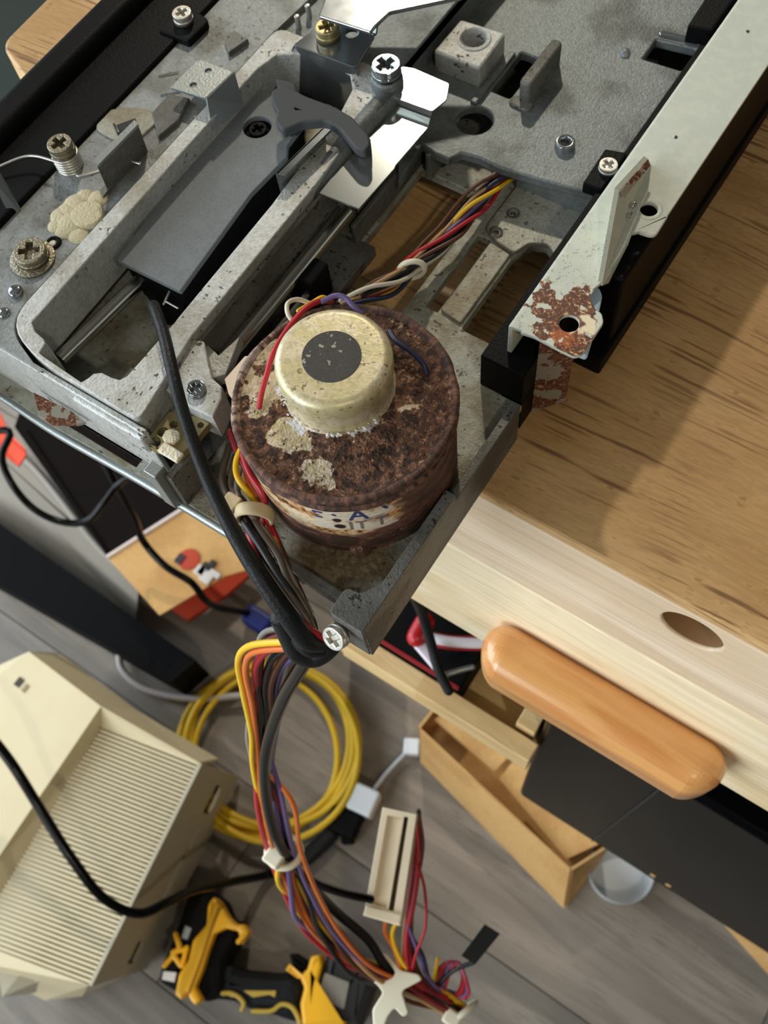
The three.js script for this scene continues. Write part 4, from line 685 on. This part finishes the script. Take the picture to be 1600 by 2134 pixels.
// ---------------------------------------------------------------- below the desk, left
{
  const f = thing('steel_bar', 'square black steel bar lying across the floor', 'bar', [-450, FLOOR, 32]);
  const a = at(-60, 1050, FLOOR + 60), b = at(405, 1374, FLOOR + 60), c = at(352, 1420, FLOOR + 60), d = at(-60, 1186, FLOOR + 60);
  obj('bar', prism([a, b, c, d], [0, -60, 0]), phys(0x08080a, 0.75, 0, { specularIntensity: 0.2 }), f);
  obj('end_cap', prism([b, c, [c[0], FLOOR + 2, c[2]], [b[0], FLOOR + 2, b[2]]], [1.5, 0, 0]), M.blackMatte, f);
  // open dark carton with a printed lid
  const t = thing('dark_carton', 'open dark carton with a tan printed side under the chassis', 'box', [-420, FLOOR, -150]);
  const p0 = at(224, 1162, -640), p1 = at(400, 1050, -640), p3 = at(332, 1282, -640);
  const ps = obj('printed_side', prism([p0, p1, at(480, 1100, -640), at(540, 1180, -640), at(470, 1200, -640), p3], [0, -2, 0]), M.card, t);
  obj('white_edge', rod([p0[0], p0[1] + 1, p0[2]], [p1[0], p1[1] + 1, p1[2]], 2.2, 8), mat(0xe6d6cf, 0.6), t);
  obj('side_shell', [prism([p0, p1, [p1[0], FLOOR, p1[2] - 40], [p0[0], FLOOR, p0[2] - 10]], [-2, 0, 0]), prism([p0, at(50, 900, -640), [at(50, 900, -640)[0], FLOOR, at(50, 900, -640)[2]], [p0[0], FLOOR, p0[2]]], [0, 0, -3]), prism([at(30, 890, -642), at(224, 1160, -642), at(400, 1050, -642), at(300, 840, -642), at(60, 800, -642)], [0, -100, 0])], phys(0x120d0b, 0.85, 0, { specularIntensity: 0.2 }), t);
  const ball = at(394, 1166, -640), n = [0, 1, 0];
  obj('printed_ball', cyl(ball[0], ball[2], 11, ball[1], ball[1] + 1.5, 28, 0.4), mat(0xb53a18, 0.6), ps);
  for (const [a, b, w, h, col] of [[418, 1190, 5, 5, 0xd8d3d0], [430, 1205, 6, 5, 0xd8d3d0], [424, 1186, 3, 7, 0x24211f], [440, 1180, 3, 6, 0x24211f], [446, 1196, 7, 3, 0xd8d3d0], [376, 1166, 4, 5, 0x33202c]]) { const q = at(a, b, -640); obj('print_mark', box(q[0] - w, q[0] + w, -640.5, -637.6, q[2] - h, q[2] + h, 0.4), mat(col, 0.6), ps); }
  tag(obj('red_sleeve', prism([at(352, 1268, -712), at(418, 1222, -712), at(500, 1150, -712), at(540, 1180, -716), at(470, 1240, -716), at(390, 1292, -716)], [0, -8, 0]), mat(0xc0380f, 0.55)), 'orange-red plastic sleeve beside the tan printed carton', 'sleeve');
  // grey tub
  const g = thing('grey_tub', 'light grey-beige storage tub behind the black steel bar', 'tub', at(150, 1120, FLOOR));
  obj('tub_side', prism([at(-60, 900, -660), at(50, 960, -660), at(215, 1150, -660), at(290, 1210, -660), at(282, 1300, -740), at(-60, 1100, -740)], [0, -3, 0]), mat(0x8f887c, 0.6), g);
  obj('tub_rim', tube([at(-60, 895, -658), at(50, 956, -658), at(216, 1152, -658), at(292, 1214, -658)], 4, 40, 8), mat(0x8d877c, 0.5), g);
  obj('tub_floor', prism([at(-60, 1100, -740), at(282, 1300, -740), at(282, 1300, FLOOR + 1), at(-60, 1100, FLOOR + 1)], [0, 0, -2]), mat(0x8f887c, 0.6), g);
  tag(obj('hang_tag', prism([at(-30, 870, -520), at(0, 860, -520), at(18, 900, -520), at(52, 935, -524), at(54, 948, -524), at(38, 972, -526), at(10, 950, -524), at(-30, 930, -522)], [0, -2, 0]), mat(0xe9481c, 0.5)), 'bright orange paper tag hanging at the chassis side', 'tag');
  const cord = (name, label, pts, r, m = M.blackGloss) => tag(obj(name, tube(pts.map(([a, b, y]) => at(a, b, y)), r, 80, 10), m), label, 'cord');
  cord('black_cable', 'thin black cord looping across the grey tub', [[-30, 900, -470], [20, 900, -470], [4, 950, -480], [20, 1000, -490], [70, 1060, -510], [130, 1088, -520], [180, 1086, -520], [215, 1050, -510], [250, 1006, -500], [280, 990, -490]], 3.2);
  cord('black_cable', 'black cord hanging over the printed carton to a blue plug', [[215, 960, -480], [250, 1025, -520], [280, 1080, -560], [300, 1130, -596], [345, 1180, -610], [400, 1215, -622], [424, 1246, -640], [450, 1264, -672], [520, 1278, -728]], 3.6);
  const bp = at(540, 1292, -728); tag(obj('blue_plug', box(bp[0] - 18, bp[0] + 14, FLOOR + 2, FLOOR + 26, bp[2] - 11, bp[2] + 11, 5), mat(0x16297a, 0.4)), 'blue plug on the floor at the cord end', 'plug');
  cord('grey_cable', 'pale grey cord crossing the yellow cable coil', [[248, 1350, -735], [252, 1390, -738], [290, 1430, -740], [360, 1452, -740], [430, 1456, -736], [500, 1450, -734], [560, 1452, -738]], 3.6, mat(0xb9b2ad, 0.5));
  cord('black_cable', 'long black cord draped over the beige computer', [[-40, 1510, -500], [20, 1585, -510], [80, 1680, -530], [150, 1790, -550], [220, 1875, -570], [290, 1904, -588], [350, 1880, -610], [400, 1856, -640], [480, 1838, -690], [560, 1822, -742], [620, 1800, -744], [655, 1776, -742]], 4);
}
// coil of yellow cable
{
  const c = at(566, 1565, FLOOR), pts = [];
  for (let i = 0; i <= 200; i++) { const t = i / 200, a = t * Math.PI * 2 * 5.05 + 2.2, k = Math.floor(a / (Math.PI * 2)), r = 82 + 6 * Math.sin(a * 0.83 + 1) + 5 * Math.cos(a * 1.37); pts.push([c[0] + 4 * Math.sin(a * 0.41) + r * Math.cos(a) * 1.02, FLOOR + 5 + 11 * (0.5 + 0.5 * Math.sin(a * 0.31 + k)) + t * 10, c[2] + 4 * Math.cos(a * 0.53) + r * Math.sin(a) * 0.98]); }
  tag(obj('network_cable', tube(pts, 3.3, 420, 8), M.cableYellow), 'coil of yellow network cable lying on the floor', 'cable');
}
// charger with its black connector
{
  const t = thing('charger', 'small white charger block with thin grey lead', 'charger', at(755, 1667, FLOOR));
  const p = at(756, 1666, FLOOR + 26), rot = (g) => g.rotateY(0.16);
  obj('charger_body', box(-13, 13, 0, 26, -13, 13, 3).rotateY(0.16).translate(p[0], FLOOR, p[2]), mat(0xe8edf0, 0.4), t);
  obj('lead', tube([at(782, 1642, FLOOR + 14), at(810, 1606, FLOOR + 8), at(852, 1562, FLOOR + 10)], 2.1, 30, 8), mat(0xc9cdd0, 0.5), t);
  const q = at(858, 1556, FLOOR + 12); obj('lead_plug', box(-8, 8, 0, 16, -8, 8, 2).rotateY(0.5).translate(q[0], FLOOR, q[2]), mat(0xe8edf0, 0.4), t);
  const u = thing('cord_plug', 'black winged cord plug below the white charger', 'plug', at(710, 1715, FLOOR));
  const r = at(716, 1712, FLOOR + 16);
  obj('plug_body', box(-16, 16, 0, 22, -12, 12, 4).rotateY(0.2).translate(r[0], FLOOR, r[2]), M.blackMatte, u);
  for (const [a, b] of [[684, 1718], [724, 1748], [745, 1702]]) { const w = at(a, b, FLOOR + 10); obj('plug_wing', box(-6, 6, 0, 14, -5, 5, 2).rotateY(0.6).translate(w[0], FLOOR, w[2]), M.blackMatte, u); }
  const s = at(652, 1776, FLOOR + 12); obj('strain_relief', tube([at(690, 1738, FLOOR + 10), at(668, 1760, FLOOR + 11), at(640, 1786, FLOOR + 10)], 8, 20, 12), M.rubber, u);
}
// ---------------------------------------------------------------- beige computer on the floor
{
  const t = thing('beige_computer', 'old beige computer case with ribbed vent top on the floor', 'computer', [-330, FLOOR, 200]);
  const E0 = at(414, 1589, -605), E1 = at(184, 2052, -605), S0 = at(212, 1510, -605), S1 = at(-60, 1960, -605);
  const lerp = (a, b, k) => a.map((v, i) => v + (b[i] - v) * k), off = (p, d) => [p[0] + (d[0] ?? 0), p[1] + (d[1] ?? 0), p[2] + (d[2] ?? 0)];
  const low = (p, dx = 0, dz = 0) => [p[0] + dx, FLOOR + 8, p[2] + dz];
  const B0 = at(490, 1614, FLOOR + 8), B1 = at(301, 2016, FLOOR + 8), B2 = at(172, 2076, FLOOR + 8);
  const N = 52, hole = [];
  for (let i = 0; i < N; i++) {                                               // ribs across the vent, each a slat
    const k0 = (i + 0.1) / N, k1 = (i + 0.64) / N;
    obj('slat', prism([lerp(E0, E1, k0), lerp(E0, E1, k1), lerp(S0, S1, k1), lerp(S0, S1, k0)], [0, -6.2, 0]), M.beige, t);
  }
  obj('front_lip', prism([E1, lerp(E1, B2, 0.12), at(-60, 2002, -615), S1], [0, -5, 0]), M.beige, t);
  obj('front_panel', prism([lerp(E1, B2, 0.12), B2, low(at(-60, 2010, -615), 30, 20), at(-60, 2002, -615)], [0, 0, -3]), M.beige, t);
  const pt = (k, h) => lerp(lerp(E0, E1, k), lerp(B0, lerp(B1, B2, 0.3), k), h);
  {                                                                           // side panel, cut through where the ports are
    const o = V(E0), U = V(E1).sub(o).normalize(), n = U.clone().cross(V(B1).sub(o)).normalize(), Q = n.clone().cross(U), to2 = (p) => { const d = V(p).sub(o); return new THREE.Vector2(d.dot(U), d.dot(Q)); };
    const sh = new THREE.Shape([E0, B0, B1, E1].map(to2));
    for (const [k, h, l, w] of [[0.14, 0.62, 0.07, 0.09], [0.33, 0.6, 0.06, 0.04], [0.52, 0.58, 0.11, 0.04], [0.86, 0.56, 0.05, 0.07]]) sh.holes.push(new THREE.Path([pt(k - l, h - w), pt(k - l, h + w), pt(k + l, h + w), pt(k + l, h - w)].map(to2)));
    const g = new THREE.ExtrudeGeometry(sh, { depth: 3, bevelEnabled: false });
    g.applyMatrix4(new THREE.Matrix4().makeBasis(U, Q, n).setPosition(o)); obj('side_panel', g, M.beigeGrey, t);
    obj('side_panel', prism([E1, B1, B2], [-3, 0, -2]), M.beigeGrey, t);
  }
  // raised rear part with its badge
  const H0 = at(210, 1472, -588), H1 = at(60, 1358, -588), H2 = at(-120, 1640, -588), H3 = at(-60, 1870, -588);
  obj('ramp', prism([S0, S1, H3, H0], [0, -3, 0]), M.beige, t);
  const tp = obj('top_panel', prism([H0, H3, H2, at(-120, 1500, -588), H1], [0, -3, 0]), M.beige, t);
  obj('back_slope', [prism([H0, H1, off(H1, [0, -60, -14]), off(H0, [4, -60, -14])], [0, -2, 2]), prism([E0, S0, H0, off(H0, [4, -60, -14]), off(E0, [0, -40, -12])], [0, -2, 2]), prism([H1, at(-120, 1500, -588), off(at(-120, 1500, -588), [-60, -80, -20]), off(H1, [-6, -60, -14])], [0, -2, 0])], M.beige, t);
  obj('light_block_core', prism([off(B0, [-8, -6, 4]), off(B1, [-8, -6, 0]), off(B2, [-8, -6, -8]), low(at(-60, 2010, -615), 30, 10), low(H2, 0, 0), low(H1, 0, 0)].map((p, i) => i < 3 ? off(p, [-6, 0, 0]) : p), [0, 104, 0]), M.beigeGrey, t);  // unseen filler block, raised to keep light out behind ports and vents
  const bd = at(40, 1422, -588), b2 = at(48, 1430, -588); obj('badge', [box(bd[0] - 3, bd[0] + 3, -588, -587, bd[2] - 4, bd[2] + 4, 0.2)], mat(0x3a3028, 0.5), tp); obj('badge', box(b2[0] + 1, b2[0] + 5, -588, -587.2, b2[2] - 3, b2[2] + 4, 0.2), mat(0x9a8a6c, 0.5), tp);
  for (const p of [at(10, 2010, FLOOR), low(B1, -30, -20), low(B0, -40, 20), low(H1, 20, 20)]) obj('rubber_foot', cyl(p[0], p[2] - 6, 9, FLOOR, FLOOR + 9, 20, 1), M.blackMatte, t);
}
// ---------------------------------------------------------------- cordless drill on the floor
{
  const t = thing('cordless_drill', 'yellow and black cordless drill lying on the floor', 'drill', at(500, 2030, FLOOR));
  const S = (pts) => pts.map(([a, b]) => [320 + a * 0.2875, 1840 + b * 0.2875]);     // traced from an enlarged view
  const y = -700, F = (pts, h) => flat(S(pts), h);
  const mh = obj('motor_housing', plate(roundPoly(F([[230, 90], [300, 40], [400, 60], [500, 140], [540, 260], [640, 300], [600, 420], [520, 560], [500, 820], [380, 870], [140, 790], [20, 720], [30, 640], [110, 440], [180, 250]], y), 4), FLOOR + 6, y, [], 10, 3), M.blackMatte, t);
  const ys = obj('yellow_shell', plate(roundPoly(F([[390, 160], [430, 100], [480, 140], [540, 250], [590, 300], [650, 300], [690, 360], [650, 420], [590, 450], [620, 390], [610, 350], [520, 330], [440, 370], [400, 480], [350, 640], [300, 760], [345, 850], [300, 890], [260, 850], [240, 790], [200, 850], [150, 810], [180, 660], [250, 560], [280, 420], [380, 300]], y + 10), 2), y - 8, y + 10, [], 3, 2), M.yellow, t);
  obj('vent_web', [[[160, 370, 190, 470], [190, 470, 80, 600], [140, 500, 240, 480], [140, 520, 200, 600], [240, 470, 210, 600]].map(([a, b, c, d]) => { const p = S([[a, b], [c, d]]); return tube([at(...p[0], y + 3), at(...p[1], y + 3)], 2.4, 6, 8); })], M.yellow, t);
  obj('housing_seam', tube(S([[470, 190], [400, 380], [340, 560], [250, 800]]).map((p) => at(...p, y + 10.5)), 1.2, 30, 8), mat(0xb07c10, 0.5), ys);
  const lab = F([[230, 310], [275, 330], [245, 410], [200, 400]], y + 1); obj('rating_label', plate(lab, y, y + 1.2), mat(0x9ba0a2, 0.5), mh);
  obj('white_label', plate(F([[70, 640], [165, 650], [150, 720], [60, 700]], y + 1), y, y + 1.2), mat(0xdcdcdc, 0.5), mh);
  const grip = obj('handle', plate(roundPoly(F([[480, 560], [620, 630], [900, 660], [1010, 640], [1100, 700], [1080, 860], [1050, 1020], [960, 1000], [850, 960], [700, 930], [560, 860], [430, 850]], y - 6), 4), FLOOR + 10, y - 6, [], 12, 3), phys(0x14171a, 0.65, 0, { specularIntensity: 0.4 }), t);
  obj('grip_trim', [tube(S([[640, 920], [655, 880], [620, 830], [560, 800], [500, 800]]).map((p) => at(...p, y - 5)), 2, 30, 8), tube(S([[720, 930], [860, 925], [930, 880], [1000, 900], [1040, 960], [1060, 1020]]).map((p) => at(...p, y - 5)), 2, 30, 8), plate(roundPoly(F([[650, 780], [890, 780], [880, 830], [840, 810], [720, 830]], y - 5), 1), y - 8, y - 4.5, [], 0.5), plate(roundPoly(F([[500, 800], [540, 785], [600, 820], [570, 830]], y - 5), 1), y - 8, y - 4.5, [], 0.5)], mat(0xb69a3a, 0.5), grip);
  obj('yellow_base', plate(roundPoly(F([[960, 600], [1060, 670], [1110, 630], [1140, 530], [1200, 520], [1220, 600], [1180, 760], [1160, 900], [1250, 960], [1400, 1010], [1380, 1040], [1080, 1040], [1060, 880], [1090, 760], [1060, 690]], y + 2), 2), FLOOR + 20, y + 2, [F([[1110, 720], [1130, 690], [1150, 700], [1130, 770], [1110, 770]], y + 2)], 3, 2), M.yellow, t);
  const bat = obj('battery', plate(roundPoly(F([[1220, 600], [1280, 480], [1560, 560], [1600, 760], [1500, 1060], [1180, 1060], [1160, 900]], y - 4), 4), FLOOR + 2, y - 4, [], 8, 2), mat(0x1c1b1a, 0.5), t);
  obj('battery_label', plate(roundPoly(F([[1240, 650], [1420, 720], [1380, 920], [1180, 830]], y - 2), 1.5), y - 5, y - 2.6, [], 0.6), mat(0x8d867a, 0.45), bat);
  obj('trigger', plate(roundPoly(F([[980, 520], [1020, 510], [1100, 560], [1110, 620], [1050, 650], [1000, 600]], y - 8), 1.5), FLOOR + 20, y - 8, [], 3), M.blackMatte, t);
}

renderer.render(scene, camera);
